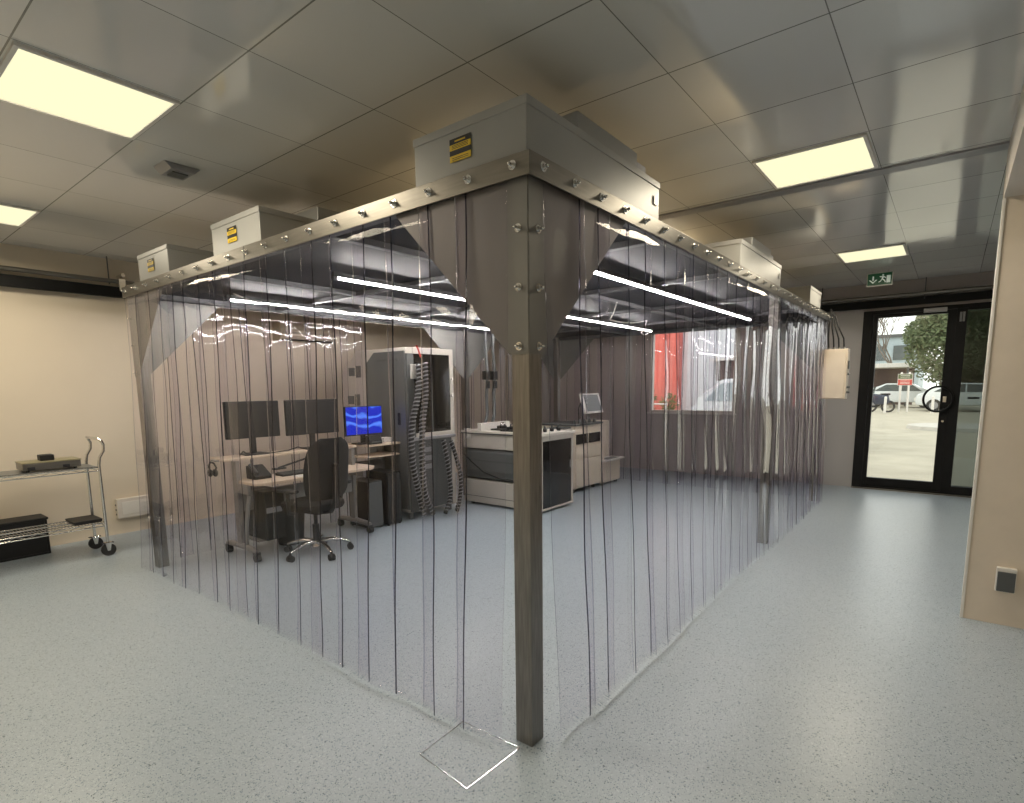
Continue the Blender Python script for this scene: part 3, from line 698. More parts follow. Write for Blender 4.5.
MB().sph((.455, 3.80, .79), .035, (.6, 1, 1)).sph((.455, 3.90, .78), .035, (.6, 1, 1)).build('ear_cup', 'blackplastic', t, True)
MB().box((.465, 3.80, .885), (.50, 3.90, .90), .003).build('hook', 'greydesk', t)
tag(MB().tube([(.66, 3.75, .93), (.70, 3.76, .96), (.74, 3.77, .93), (.80, 3.76, .918), (.95, 3.77, .918), (1.15, 3.76, .93), (1.25, 3.77, .95), (1.35, 3.76, .918)], .006, 6).build('desk_cable', 'blackplastic', None, True), 'loose black cable on the upper desktop below the twin monitors', 'cable')
t = thing('desk_telephone', (.82, 3.66, .71), 'dark box-shaped phone at the left of the lower desktop', 'phone')
MB().prism([(3.58, .711), (3.74, .711), (3.74, .83), (3.58, .74)], 'x', .70, .86, .005).build('phone_body', 'blackplastic', t)
MB().tube([(.73, 3.60, .765), (.73, 3.65, .80), (.73, 3.72, .835)], .016, 8).build('handset', 'dkgrey', t, True)
t = thing('desk_lamp', (1.45, 3.66, .71), 'thin dark desk lamp arm slanting over the lower desktop', 'lamp')
MB().cyl((1.46, 3.70, .7105), (1.46, 3.70, .73), .05).build('lamp_base', 'blackplastic', t, True)
MB().tube([(1.46, 3.70, .73), (1.46, 3.70, .87), (1.25, 3.66, .84), (.95, 3.62, .79)], .009, 8).build('lamp_arm', 'blackplastic', t, True)
MB().box((.90, 3.60, .775), (1.02, 3.65, .79), .004).build('lamp_head', 'blackplastic', t)
# desk computer
t = thing('computer_tower', (.98, 3.75, .12), 'wide black computer case under the left end of the desk', 'computer')
MB().box((.74, 3.52, .145), (.93, 3.97, .60), .008).build('case', 'blackplastic', t)
MB().box((.70, 3.60, .13), (.97, 3.9, .145), .003).build('shelf_bracket', 'greydesk', t)
MB().box((.75, 3.515, .40), (.90, 3.521, .45), .002).build('drive_slot', 'frame_lt', t)
t = thing('waste_bin', (1.13, 3.8, 0), 'tapered black bin on the floor under the desk', 'bin')
m_ = MB(); m_.cyl((1.13, 3.80, .0), (1.13, 3.80, .42), .12, .15, 24); m_.build('bin_body', 'blackplastic', t, True)
MB().tube([(1.13 + .15 * math.cos(a * PI / 12), 3.80 + .15 * math.sin(a * PI / 12), .42) for a in range(24)], .008, 6, True).build('rim', 'blackplastic', t, True)

# ------------------------------------------------------------------ office chair
def ring_pts(n_, r_): return [(r_ * math.cos(2 * PI * k / n_), r_ * math.sin(2 * PI * k / n_)) for k in range(n_)]
t = thing('office_chair', (0, 0, 0), 'black office chair with its back to the camera and a chrome star base', 'chair')
# seat pad
def pad(name, prof, mt, parent):
    """lofted super-ellipse rings: (z, cx, cy, rx, ry)"""
    bm = bmesh.new(); rings = []; n_ = 28
    for z, cx2, cy2, rx, ry in prof:
        r_ = []
        for k in range(n_):
            a = 2 * PI * k / n_; ca, sa = math.cos(a), math.sin(a)
            r_.append(bm.verts.new((cx2 + rx * math.copysign(abs(ca) ** .6, ca), cy2 + ry * math.copysign(abs(sa) ** .6, sa), z)))
        rings.append(r_)
    for A_, B_ in zip(rings, rings[1:]):
        for k in range(n_): bm.faces.new((A_[k], A_[(k + 1) % n_], B_[(k + 1) % n_], B_[k]))
    bm.faces.new(rings[0]); bm.faces.new(rings[-1])
    q = MB(); q.bm.free(); q.bm = bm; return q.build(name, mt, parent, True)
pad('seat', [(.425, .02, 0, .19, .18), (.435, .02, 0, .235, .225), (.465, .02, 0, .25, .24), (.495, .02, 0, .245, .235), (.51, .01, 0, .20, .20)], 'fabric', t)
MB().box((-.14, -.09, .39), (.14, .09, .43), .015).build('mechanism', 'blackplastic', t)
# backrest: curved shell at x negative
def backrest():
    bm = bmesh.new(); NU, NV = 14, 16; fr, bk = [], []
    for j in range(NV + 1):
        v_ = j / NV; z = .54 + .55 * v_
        hw = .25 * (1 - .22 * (abs(v_ - .45) / .55) ** 2.4 - .10 * max(0, v_ - .8) / .2)
        if v_ > .86: hw *= math.sqrt(max(.0, 1 - ((v_ - .86) / .14) ** 2 * .55))
        if v_ < .1: hw *= .82 + 1.8 * v_
        ra, rb = [], []
        for i in range(NU + 1):
            u = i / NU * 2 - 1
            x = -.235 - .03 * math.sin(v_ * PI) * -1 + .05 * u * u - .08 * v_
            th = .028 * math.sqrt(max(.02, 1 - abs(u) ** 4)) * math.sqrt(max(.05, 1 - abs(2 * v_ - 1) ** 6))
            ra.append(bm.verts.new((x + th, u * hw, z))); rb.append(bm.verts.new((x - th * .6, u * hw, z)))
        fr.append(ra); bk.append(rb)
    for j in range(NV):
        for i in range(NU):
            bm.faces.new((fr[j][i], fr[j][i + 1], fr[j + 1][i + 1], fr[j + 1][i])); bm.faces.new((bk[j][i], bk[j + 1][i], bk[j + 1][i + 1], bk[j][i + 1]))
        for i in (0, NU): bm.faces.new((fr[j][i], fr[j + 1][i], bk[j + 1][i], bk[j][i]))
    for i in range(NU):
        for j in (0, NV): bm.faces.new((fr[j][i], fr[j][i + 1], bk[j][i + 1], bk[j][i]))
    q = MB(); q.bm.free(); q.bm = bm; return q.build('backrest', 'fabric', t, True)
backrest()
MB().tube([(-.10, 0, .41), (-.22, 0, .43), (-.285, 0, .52), (-.30, 0, .66), (-.315, 0, .86)], .026, 10).build('back_support', 'blackplastic', t, True)
for s_ in (-1, 1):
    ar = MB().tube([(.0, s_ * .2, .42), (-.02, s_ * .29, .43), (-.03, s_ * .30, .55), (-.03, s_ * .30, .625)], .017, 10).build('armrest', 'blackplastic', t, True)
    MB().box((-.14, s_ * .30 - .04, .625), (.07, s_ * .30 + .04, .652), .012).build('arm_pad', 'rubber', ar, True)
MB().cyl((0, 0, .10), (0, 0, .28), .030, seg=18).cyl((0, 0, .28), (0, 0, .40), .016, seg=14).build('gas_lift', 'blackplastic', t, True)
MB().cyl((0, 0, .075), (0, 0, .13), .045, .035, 18).build('hub', 'chrome', t, True)
for k in range(5):
    a = 2 * PI * k / 5 + .35; ca, sa = math.cos(a), math.sin(a)
    lg = MB().tube([(.03 * ca, .03 * sa, .115), (.13 * ca, .13 * sa, .125), (.23 * ca, .23 * sa, .105), (.30 * ca, .30 * sa, .075)], [.024, .021, .017, .014], 10).build('base_arm', 'chrome', t, True)
    px, py = .30 * ca, .30 * sa
    MB().cyl((px - sa * .025, py + ca * .025, .029), (px - sa * .006, py + ca * .006, .029), .029, seg=18).cyl((px + sa * .025, py - ca * .025, .029), (px + sa * .006, py - ca * .006, .029), .029, seg=18).cyl((px, py, .03), (px, py, .08), .011).build('castor', 'rubber', lg, True)
t.location = (1.07, 3.25, 0); t.rotation_euler = (0, 0, math.radians(97))

# ------------------------------------------------------------------ second desk, blue monitor, PC towers
t = thing('side_desk', (2.15, 3.85, 0), 'narrow two-level grey desk carrying the blue-lit monitor', 'desk')
MB().box((2.00, 3.64, .885), (2.45, 4.03, .908), .004).box((1.98, 3.66, .76), (2.45, 3.95, .78), .004).build('desktop', 'wood', t)
for x in (2.03, 2.42): MB().box((x - .02, 3.92, .0), (x + .02, 3.98, .885), .004).build('leg', 'greydesk', t)
MB().box((2.05, 3.93, .3), (2.40, 3.95, .7), .003).build('back_panel', 'greydesk', t)
mo = monitor(1.84, 2.33, 3.80, 1.005, 1.325, 'monitor with a bright blue desktop picture', face='desktop', stand_z=.908)
mo.location.z += 0
t = thing('printer', (2.33, 3.74, .908), 'small black device in front of the blue monitor', 'printer')
MB().prism([(3.65, .909), (3.74, .909), (3.74, 1.0), (3.68, 1.01), (3.65, .95)], 'x', 2.03, 2.20, .006).build('printer_body', 'blackplastic', t)
MB().box((2.05, 3.642, .925), (2.18, 3.651, .94), .002).build('paper_slot', 'dkgrey', t)
tag(MB().box((2.30, 3.74, .9085), (2.42, 3.85, .96), .006).cyl((2.33, 3.735, .94), (2.33, 3.74, .94), .012).cyl((2.39, 3.735, .94), (2.39, 3.74, .94), .012).build('power_adapter', 'whitep'), 'small white device on the side desk, right of the blue monitor', 'adapter')
t = thing('computer_tower', (2.05, 3.68, 0), 'black computer tower standing on the floor left of the tall machine', 'computer')
MB().box((1.90, 3.56, .012), (2.10, 3.90, .52), .006).build('case', 'blackplastic', t)
MB().box((1.91, 3.553, .02), (2.09, 3.561, .51), .002).build('front_panel', 'dkgrey', t)
m_ = MB()
for x in (1.92, 2.08):
    for y in (3.58, 3.88): m_.cyl((x, y, 0), (x, y, .013), .014)
m_.build('foot', 'rubber', t)
t = thing('computer_tower', (2.22, 3.64, 0), 'taller black computer tower next to the tall machine, with a shiny front', 'computer')
MB().box((2.13, 3.52, .012), (2.33, 3.88, .60), .006).build('case', 'blackplastic', t)
MB().box((2.14, 3.512, .02), (2.32, 3.521, .59), .002).build('front_panel', 'smoked', t)
m_ = MB()
for x in (2.15, 2.31):
    for y in (3.54, 3.86): m_.cyl((x, y, 0), (x, y, .013), .014)
m_.build('foot', 'rubber', t)

# ------------------------------------------------------------------ tall machine
mx0, mx1, my0, my1 = 2.47, 3.20, 3.50, 4.72
t = thing('processing_machine', (2.85, 4.1, 0), 'tall pale machine with grey side door and dark glass window', 'machine')
body = MB().prism([(my0 + .02, .08), (my1, .08), (my1, 1.72), (my1 - .30, 1.97), (my0 + .02, 1.97)], 'x', mx0, mx1, .012).build('body', 'machwhite', t)
MB().prism([(my0 + .03, .12), (4.22, .12), (4.22, 1.80), (4.06, 1.93), (my0 + .03, 1.93)], 'x', mx0 - .018, mx0 + .004, .006).build('side_door', 'mdgrey', t)
MB().box((mx0 - .03, 3.62, 1.10), (mx0 - .018, 3.66, 1.24), .004).build('door_handle', 'blackplastic', t)
MB().box((mx0 - .024, 3.62, 1.82), (mx0 - .017, 4.02, 1.85), .002).build('door_vent', 'dkgrey', t)
for z, y_ in ((1.72, 4.42), (1.38, 4.46)):
    MB().box((mx0 - .012, y_ - .09, z - .07), (mx0 + .002, y_ + .0, z + .07), .003).build('switch_panel', 'dkgrey', t)
    MB().box((mx0 - .014, y_ + .03, z - .05), (mx0 + .002, y_ + .14, z + .05), .003).build('socket_panel', 'mdgrey', t)
fr = MB()
fr.box((mx1 - .06, my0, .08), (mx1, my0 + .03, 1.97), .004).box((mx0 + .10, my0, 1.90), (mx1 - .06, my0 + .03, 1.97), .004).box((mx0 + .1, my0, .95), (mx1 - .06, my0 + .03, 1.0), .004)
fr.build('front_frame', 'machwhite', t)
MB().box((mx0 - .003, my0 - .002, .09), (mx0 + .098, my0 + .028, 1.90), .004).build('hose_channel', 'dkgrey', t)
MB().box((mx0 + .10, my0 + .008, 1.0), (mx1 - .06, my0 + .024, 1.90)).build('glass_window', 'smoked', t)
MB().box((mx0 + .36, my0 - .004, 1.0), (mx0 + .372, my0 + .01, 1.90)).build('window_mullion', 'dkgrey', t)
MB().box((mx0 + .02, my0 + .004, .10), (mx1 - .06, my0 + .022, .95)).build('lower_panel', 'dkgrey', t)
m_ = MB()
m_.box((mx0 + .02, my0 - .04, .92), (mx1 - .02, my0, .955), .006)
m_.build('front_ledge', 'frame_lt', t)
for z in (.60, .70, .80): MB().box((mx0 + .20, my0 - .004, z - .028), (mx0 + .34, my0 + .006, z + .028), .002).build('name_plate', 'frame_lt', t)
MB().cyl((mx1 - .03, my0 - .02, 1.42), (mx1 - .03, my0, 1.42), .022).cyl((mx1 - .03, my0 - .02, 1.62), (mx1 - .03, my0, 1.62), .016).build('push_button', 'whitep', t, True)
MB().tube([(mx0 + .12, my0 - .03, 1.99), (mx0 + .14, my0 - .04, 1.94), (mx0 + .17, my0 - .04, 1.86)], .010, 8).build('red_hose_end', 'red', t, True)
MB().box((mx0 + .04, my0 - .03, 1.62), (mx0 + .20, my0, 1.78), .005).build('junction_box', 'whitep', t)
m_ = MB()
for x in (mx0 + .05, mx1 - .05):
    for y in (my0 + .08, my1 - .08): m_.cyl((x, y, 0), (x, y, .085), .03)
m_.build('foot', 'dkgrey', t)
def hose(pts, r, label, pitch=.045):
    pp = [V(p) for p in pts]; fine = []
    for i in range(len(pp) - 1):
        a = pp[max(0, i - 1)]; b_ = pp[i]; c_ = pp[i + 1]; d = pp[min(len(pp) - 1, i + 2)]
        for k in range(10):
            q = k / 10
            fine.append(.5 * ((2 * b_) + (c_ - a) * q + (2 * a - 5 * b_ + 4 * c_ - d) * q * q + (3 * b_ - a - 3 * c_ + d) * q ** 3))
    fine.append(pp[-1])
    t = thing('ribbed_hose', pts[-1], label, 'hose', 'ribbed hoses at the tall machine')
    MB().tube(fine, r * .82, 10).build('hose_core', 'rubber', t, True)
    m_ = MB(); acc = 0; L = 0
    hel = []; tot = 0
    for a, b_ in zip(fine, fine[1:]):
        seg = b_ - a; tt = seg.normalized(); x = tt.cross(V((0, 1, .01))).normalized(); y = tt.cross(x)
        n_ = max(1, int(seg.length / (pitch / 10)))
        for k in range(n_):
            q = k / n_; ph = 2 * PI * (tot + seg.length * q) / pitch
            hel.append(a + seg * q + (x * math.cos(ph) + y * math.sin(ph)) * r * .86)
        tot += seg.length
    m_.tube(hel, r * .22, 5).build('hose_spiral', 'frame_lt', t, True)
hose([(2.57, 3.42, 1.78), (2.53, 3.40, 1.45), (2.44, 3.42, 1.1), (2.43, 3.42, .7), (2.50, 3.42, .35), (2.56, 3.40, .06)], .036, 'ribbed hose falling from the top of the tall machine, leftmost')
hose([(2.66, 3.42, 1.80), (2.62, 3.38, 1.45), (2.54, 3.36, 1.1), (2.50, 3.34, .7), (2.52, 3.34, .35), (2.66, 3.36, .06)], .036, 'ribbed hose falling from the top of the tall machine, second from the left')
hose([(2.92, 3.42, .90), (2.93, 3.38, .7), (2.95, 3.36, .45), (2.94, 3.34, .25), (2.80, 3.3, .05)], .03, 'short ribbed hose below the glass window, left one')
hose([(3.05, 3.42, .88), (3.10, 3.38, .65), (3.14, 3.36, .40), (3.10, 3.34, .20), (2.98, 3.28, .05)], .03, 'short ribbed hose below the glass window, right one')

# ------------------------------------------------------------------ white machine with conveyor top
t = thing('inspection_machine', (3.95, 3.1, 0), 'white floor machine with dark front door and equipment bench top', 'machine')
ax0, ax1, ay0, ay1 = 3.56, 4.27, 2.45, 3.70
MB().box((ax0, ay0 + .04, .03), (ax1, ay1, .33), .01).box((ax0 + .06, ay0 + .04, .33), (ax1, ay1, .74), .01).box((ax0, ay0 + .04, .74), (ax1, ay1, .93), .01).build('body', 'machwhite', t)
MB().prism([(ax0 + .01, .36), (ax0 + .06, .33), (ax0 + .06, .74), (ax0 - .01, .70), (ax0 - .02, .46)], 'y', ay0 + .10, ay1 - .02, .008).build('side_cover', 'mdgrey', t)
MB().box((ax0 - .018, ay0 + .16, .58), (ax0 - .012, ay1 - .2, .60)).box((ax0 - .006, ay0 + .05, .115), (ax0 + .002, ay1, .121)).build('cover_groove', 'dkgrey', t)
fr = MB(); fr.box((ax0, ay0, .03), (ax0 + .03, ay0 + .04, .93), .003).box((ax1 - .035, ay0, .03), (ax1, ay0 + .04, .93), .003).box((ax0 + .03, ay0, .87), (ax1 - .035, ay0 + .04, .93), .003).box((ax0 + .03, ay0, .03), (ax1 - .035, ay0 + .04, .055), .003)
fr.build('front_frame', 'machwhite', t)
dr = MB().box((ax0 + .03, ay0 + .01, .055), (ax1 - .035, ay0 + .035, .87), .004).build('front_door', 'smoked', t)
MB().box((ax1 - .10, ay0 - .015, .50), (ax1 - .08, ay0 + .01, .60), .004).build('door_handle', 'chrome', dr)
MB().box((ax0 - .02, ay0 - .02, .93), (ax1 + .02, ay1 + .02, .965), .005).build('bench_top', 'white', t)
MB().box((ax0 - .025, ay0 - .015, .925), (ax0 - .018, ay1 + .02, .94)).build('top_edge', 'dkgrey', t)
MB().box((ax0 + .02, ay1 - .30, .965), (ax1 - .1, ay1 - .24, 1.06), .004).build('back_screen', 'whitep', t)
MB().box((ax0 - .01, ay1 - .14, .86), (ax0 + .0, ay1 - .03, .99), .003).cyl((ax0 - .03, ay1 - .07, .88), (ax0, ay1 - .07, .88), .014).cyl((ax0 - .03, ay1 - .11, .90), (ax0, ay1 - .11, .90), .012).build('control_panel', 'whitep', t)
m_ = MB()
for x in (ax0 + .06, ax1 - .06):
    for y in (ay0 + .1, ay1 - .1): m_.cyl((x, y, 0), (x, y, .035), .025)
m_.build('foot', 'dkgrey', t)
tag(MB().tube([(3.53, 3.66, .66), (3.51, 3.5, .56), (3.50, 3.3, .45), (3.50, 3.05, .39), (3.50, 2.75, .38), (3.53, 2.52, .40)], .009, 6).build('power_cable', 'blackplastic', None, True), 'black cable drooping across the white machine side', 'cable')
# equipment on bench
random.seed(21)
names = [('fixture_plate', 'flat black fixture plate on the white machine bench, nearest the post', (3.70, 2.75), 'dkgrey'), ('gripper_arm', 'small black gripper on the bench behind the fixture plate', (3.75, 3.03), 'blackplastic'), ('dispensing_head', 'little black dispensing head at the back of the bench', (3.85, 3.27), 'blackplastic')]
for nm, lb, (x, y), mt_ in names:
    t = thing(nm, (x, y, .965), lb, nm.split('_')[0])
    MB().box((x - .12, y - .10, .9655), (x + .14, y + .10, .985), .004).build('base_plate', mt_, t)
    MB().box((x - .05, y - .03, .985), (x + .06, y + .05, 1.02), .005).cyl((x - .08, y, .985), (x - .08, y, 1.015), .018).cyl((x + .1, y + .04, .985), (x + .1, y + .04, 1.03), .014).build('block', 'blackplastic', t, True)
    MB().tube([(x - .04, y, 1.02), (x - .02, y, 1.05), (x + .06, y + .02, 1.055)], .008, 6).build('arm', 'chrome', t, True)
for k in range(6):
    x = 3.80 + k * .075; y = 2.56 + (k % 2) * .06
    t = thing('tool_holder', (x, y, .965), 'small black tool holder in the row along the bench front', 'tool holder', 'tool holders along the bench front')
    MB().cyl((x, y, .9655), (x, y, 1.0), .022).build('holder_base', 'blackplastic', t, True); MB().cyl((x, y, 1.0), (x, y, 1.035), .010).build('pin', 'dkgrey', t, True)
# cabinets
t = thing('electronics_cabinet', (5.25, 3.05, 0), 'beige two-door cabinet with dark slots behind the white machine', 'cabinet')
MB().box((4.90, 2.82, .06), (5.62, 3.40, .96), .008).build('body', 'beige', t)
for a_, b_ in ((4.91, 5.255), (5.265, 5.61)):
    MB().box((a_, 2.80, .08), (b_, 2.822, .48), .004).build('door', 'beige', t); MB().box((a_, 2.80, .49), (b_, 2.822, .68), .004).build('drawer', 'beige', t)
    MB().box((a_ + .02, 2.798, .70), (b_ - .02, 2.822, .84), .004).build('display_window', 'smoked', t)
MB().box((4.88, 2.79, .96), (5.66, 3.42, .985), .004).build('top', 'dkgrey', t)
m_ = MB()
for x in (4.97, 5.55):
    for y in (2.9, 3.3): m_.cyl((x, y, 0), (x, y, .065), .03)
m_.build('foot', 'dkgrey', t)
t = thing('loading_station', (5.95, 3.05, 0), 'beige loading station with a white ledge at the far right of the machines', 'machine')
MB().box((5.66, 2.80, .04), (6.24, 3.30, .37), .008).box((5.66, 3.0, .37), (6.24, 3.30, .97), .008).build('body', 'beige', t)
MB().box((5.65, 2.74, .37), (6.27, 3.0, .395), .004).build('ledge', 'whitep', t)
MB().box((5.80, 2.78, .396), (6.18, 2.9, .402)).build('ledge_mat', 'dkgrey', t)
MB().prism([(2.82, .395), (2.90, .395), (3.0, .93), (2.98, .97), (2.86, .85), (2.84, .6)], 'x', 5.66, 5.76, .006).build('side_fin', 'beige', t)
m_ = MB()
for x in (5.72, 6.18):
    for y in (2.85, 3.25): m_.cyl((x, y, 0), (x, y, .045), .03)
m_.build('foot', 'dkgrey', t)
t = thing('operator_terminal', (5.5, 2.98, .985), 'small grey-screened operator terminal standing on the beige cabinet', 'monitor')
m_ = MB(); m_.prism([(2.84, 1.12), (2.88, 1.11), (2.97, 1.40), (2.93, 1.41)], 'x', 5.24, 5.76, .008); m_.build('terminal_case', 'whitep', t)
MB().prism([(2.838, 1.150), (2.842, 1.149), (2.924, 1.386), (2.920, 1.387)], 'x', 5.29, 5.70).build('screen', 'mdgrey', t)
MB().cyl((5.5, 2.95, .985), (5.5, 2.95, 1.20), .02).build('stand', 'frame_lt', t, True)
MB().tube([(5.22, 2.95, .99), (5.19, 2.93, 1.08), (5.20, 2.94, 1.2), (5.25, 2.94, 1.27)], .007, 6).build('cable', 'blackplastic', t, True)
for k in range(6):
    x = 4.40 + k * .08 if k < 3 else 4.75 + (k - 3) * .35; z = .0
t = thing('conveyor_bridge', (4.58, 3.1, 0), 'low black conveyor linking the white machine to the beige cabinet', 'conveyor')
MB().box((4.30, 2.84, .86), (4.87, 3.1, .93), .004).build('conveyor_bed', 'white', t)
m_ = MB()
for k in range(14): m_.cyl((4.32 + k * .041, 2.86, .94), (4.32 + k * .041, 3.08, .94), .014, seg=10)
m_.build('roller_set', 'dkgrey', t, True)
m_ = MB()
for x in (4.36, 4.80):
    for y in (2.88, 3.06): m_.box((x - .015, y - .015, 0), (x + .015, y + .015, .86))
m_.build('leg', 'frame_lt', t)
for k in range(5):
    x = 4.95 + k * .14
    if 5.2 < x < 5.8: x += 0
    tag(MB().cyl((x, 2.86, .9855), (x, 2.86, 1.02), .022).sph((x, 2.86, 1.025), .018).build('sample_pot', 'dkgrey', None, True), 'small dark pot in the row on top of the beige cabinet', 'pot', 'dark pots on the beige cabinet')
# air hoses
for (x, lb) in ((4.22, 'left one of two blue grey air hoses hanging behind the white machine'), (4.38, 'right one of two dark air hoses hanging behind the white machine')):
    t = thing('air_hose', (x, 3.85, 1.0), lb, 'hose', 'air hoses behind the white machine')
    MB().tube([(x, 3.85, H - .031), (x, 3.85, 2.0), (x + .02, 3.84, 1.7), (x, 3.85, 1.4), (x + .01, 3.85, 1.15), (x - .1, 3.8, 1.0), (x - .25, 3.68, .995)], .022, 10).build('hose_tube', 'mdgrey', t, True)
    MB().box((x - .04, 3.81, 1.62), (x + .05, 3.89, 1.74), .006).cyl((x, 3.82, 1.5), (x, 3.82, 1.6), .03).build('regulator', 'blackplastic', t, True)

# ------------------------------------------------------------------ outside
struct('ground', MB().box((XD + .12, -40, -.15), (90, 60, -.05)), 'asphalt', 'pale paved yard outside the door', 'ground')
o = tag(MB().prism([(-1.2 + .9 * math.cos(a * PI / 12), 21.8) for a in range(1)] or [], 'z', 0, 1).build('x', 'white') if False else MB().cyl((21.9, -1.6, -.049), (21.9, -1.6, .07), 1.5, 1.45, 32).build('kerb_island', 'concrete', None, True), 'round pale kerb island in the yard outside', 'kerb')
# sign
t = thing('yard_sign', (34.6, .75, -.05), 'green and red notice board on two white posts outside', 'sign')
for y in (.55, .9): MB().cyl((34.62, y, -.05), (34.62, y, 2.05), .05, seg=10).build('post', 'whitep', t, True)
MB().box((34.55, .40, 1.36), (34.60, 1.05, 1.96), .01).build('board', 'whitep', t)
m_ = MB(); m_.box((34.54, .42, 1.70), (34.55, 1.03, 1.94)); m_.build('upper_field', 'leaf', t)
m_ = MB(); m_.box((34.54, .42, 1.38), (34.55, 1.03, 1.66)); m_.build('lower_field', 'red', t)
m_ = MB()
for z in (1.86, 1.78, 1.58, 1.50, 1.44):
    m_.box((34.535, .52, z), (34.54, .93, z + .02))
m_.build('lettering', 'whitep', t)
for y, x, lb in ((1.40, 33., 'short white bollard beside the motorcycle outside'), (-.55, 33.6, 'short white bollard in front of the white car outside')):
    tag(MB().cyl((x, y, -.05), (x, y, .75), .06, seg=12).sph((x, y, .75), .06).build('bollard', 'whitep', None, True), lb, 'bollard', 'bollards in the yard')
def car(loc, rz, mt, label):
    t = thing('car', (0, 0, 0), label, 'car')
    prof = [(-2.1, .35), (-2.15, .75), (-1.95, .98), (-1.25, 1.05), (-.65, 1.48), (.75, 1.52), (1.55, 1.08), (2.05, .92), (2.12, .5), (2.05, .32)]
    MB().prism(prof, 'y', -.85, .85, .08).build('body', mt, t, True)
    MB().prism([(-1.12, 1.03), (-.62, 1.42), (-.02, 1.44), (-.02, 1.03)], 'y', -.865, .865).prism([(.05, 1.03), (.05, 1.44), (.72, 1.44), (1.35, 1.05)], 'y', -.865, .865).build('side_window', 'carglass', t)
    for x in (-1.3, 1.3):
        for s_ in (-1, 1):
            wh = MB().cyl((x, s_ * .68, .33), (x, s_ * .88, .33), .33, seg=24).build('wheel', 'rubber', t, True)
            MB().cyl((x, s_ * .87, .33), (x, s_ * .89, .33), .2, seg=16).build('hubcap', 'frame_lt', wh)
    MB().box((2.08, -.75, .55), (2.16, -.45, .72), .02).box((2.08, .45, .55), (2.16, .75, .72), .02).build('headlight', 'glassy' if 'glassy' in M else 'whitep', t)
    t.location = loc; t.rotation_euler = (0, 0, rz); return t
car((36.4, -1.85, -.05), PI / 2, 'carwhite', 'white car parked behind the round door handle')
car((41.5, 1.3, -.05), PI / 2, 'carwhite', 'pale car parked behind the green and red notice board')
# motorcycle
t = thing('motorcycle', (34.0, 1.75, -.05), 'dark motorcycle parked outside at the left of the door glass', 'motorcycle')
for y in (2.15, 1.35): 
    wh = MB().tube([(34, y + .28 * math.cos(a * PI / 10), .26 + .28 * math.sin(a * PI / 10)) for a in range(20)], .05, 8, True).build('wheel', 'rubber', t, True)
    MB().cyl((33.96, y, .26), (34.04, y, .26), .06).build('hub', 'chrome', wh, True)
MB().prism([(1.25, .45), (1.5, .35), (1.95, .35), (2.15, .6), (2.05, .95), (1.7, .85), (1.35, .85)], 'x', 33.85, 34.15, .04).build('body', 'bluedark', t, True)
MB().tube([(33.7, 2.0, 1.12), (34, 2.05, 1.05), (34.3, 2.0, 1.12)], .03, 8).build('handlebar', 'black', t, True)
MB().prism([(2.0, .95), (2.12, .95), (2.0, 1.3), (1.95, 1.3)], 'x', 33.85, 34.15).build('windscreen', 'carglass', t)
MB().box((33.87, 1.28, .85), (34.13, 1.72, .95), .03).build('seat', 'rubber', t)
# carport and far building
t = thing('carport', (44, 3, -.05), 'flat white roofed carport behind the parked vehicles', 'carport')
MB().box((43, .9, 2.5), (47, 9, 2.78), .02).build('roof', 'whitep', t)
for y in (1.1, 3.2, 5.5, 8.5): MB().cyl((43.2, y, -.05), (43.2, y, 2.5), .06, seg=10).build('post', 'dkgrey', t)
MB().box((46.8, .9, -.05), (47, 9, 2.5)).build('back_wall', 'brownwall', t)
t = thing('office_building', (58, 8, -.05), 'pale blue building behind the carport', 'building')
MB().box((56, 1.0, -.05), (66, 16, 5.3)).build('wall', 'bluewall', t); MB().box((55.8, .8, 5.3), (66.2, 16.2, 5.55)).build('roof', 'mdgrey', t)
for k in range(5): MB().box((55.95, 1.6 + k * 1.8, 3.4), (56, 2.9 + k * 1.8, 4.6)).build('window', 'carglass', t)
def foliage(name, label, cat, blobs, nleaf, size, mt, trunk=None, group=None):
    bm = bmesh.new()
    tot = sum(b_[3] ** 2 for b_ in blobs)
    for (x, y, z, r_) in blobs:
        for k in range(int(nleaf * r_ ** 2 / tot)):
            d = V((random.gauss(0, 1), random.gauss(0, 1), random.gauss(0, 1))).normalized() * r_ * random.uniform(.55, 1.05)
            p = V((x, y, z)) + d; s_ = size * random.uniform(.6, 1.4)
            u = V((random.gauss(0, 1), random.gauss(0, 1), random.gauss(0, 1))).normalized(); v_ = u.orthogonal().normalized()
            vs = [bm.verts.new(p + u * s_), bm.verts.new(p + v_ * s_ * .45), bm.verts.new(p - u * s_), bm.verts.new(p - v_ * s_ * .45)]
            bm.faces.new(vs)
    c_ = blobs[0]
    t = thing(name, (c_[0], c_[1], -.05), label, cat, group)
    q = MB(); q.bm.free(); q.bm = bm; q.build('foliage', mt, t)
    q = MB()
    for b_ in blobs: q.tube([(c_[0], c_[1], -.05), (c_[0] * .7 + b_[0] * .3, c_[1] * .7 + b_[1] * .3, b_[2] * .5), (b_[0], b_[1], b_[2])], [.12 * size * 5, .08 * size * 5, .02 * size * 5], 7)
    q.build('trunk', 'bark', t, True); return t
foliage('evergreen_tree', 'large dark green tree seen through the upper right of the door glass', 'tree', [(39.30, -0.93, 3.45, 2.04), (39.30, -1.21, 5.30, 1.85), (39.60, -2.50, 3.35, 2.04), (39.20, 0.18, 4.37, 1.11), (39.70, -3.25, 5.21, 2.04), (39.40, -1.39, 6.88, 1.48), (40.00, -1.85, 1.87, 1.21), (40.00, -3.43, 2.15, 1.48)], 24000, .13, 'leaf')
t = thing('bare_tree', (50, 2.6, -.05), 'leafless tree against the pale sky in the door glass', 'tree')
m_ = MB()
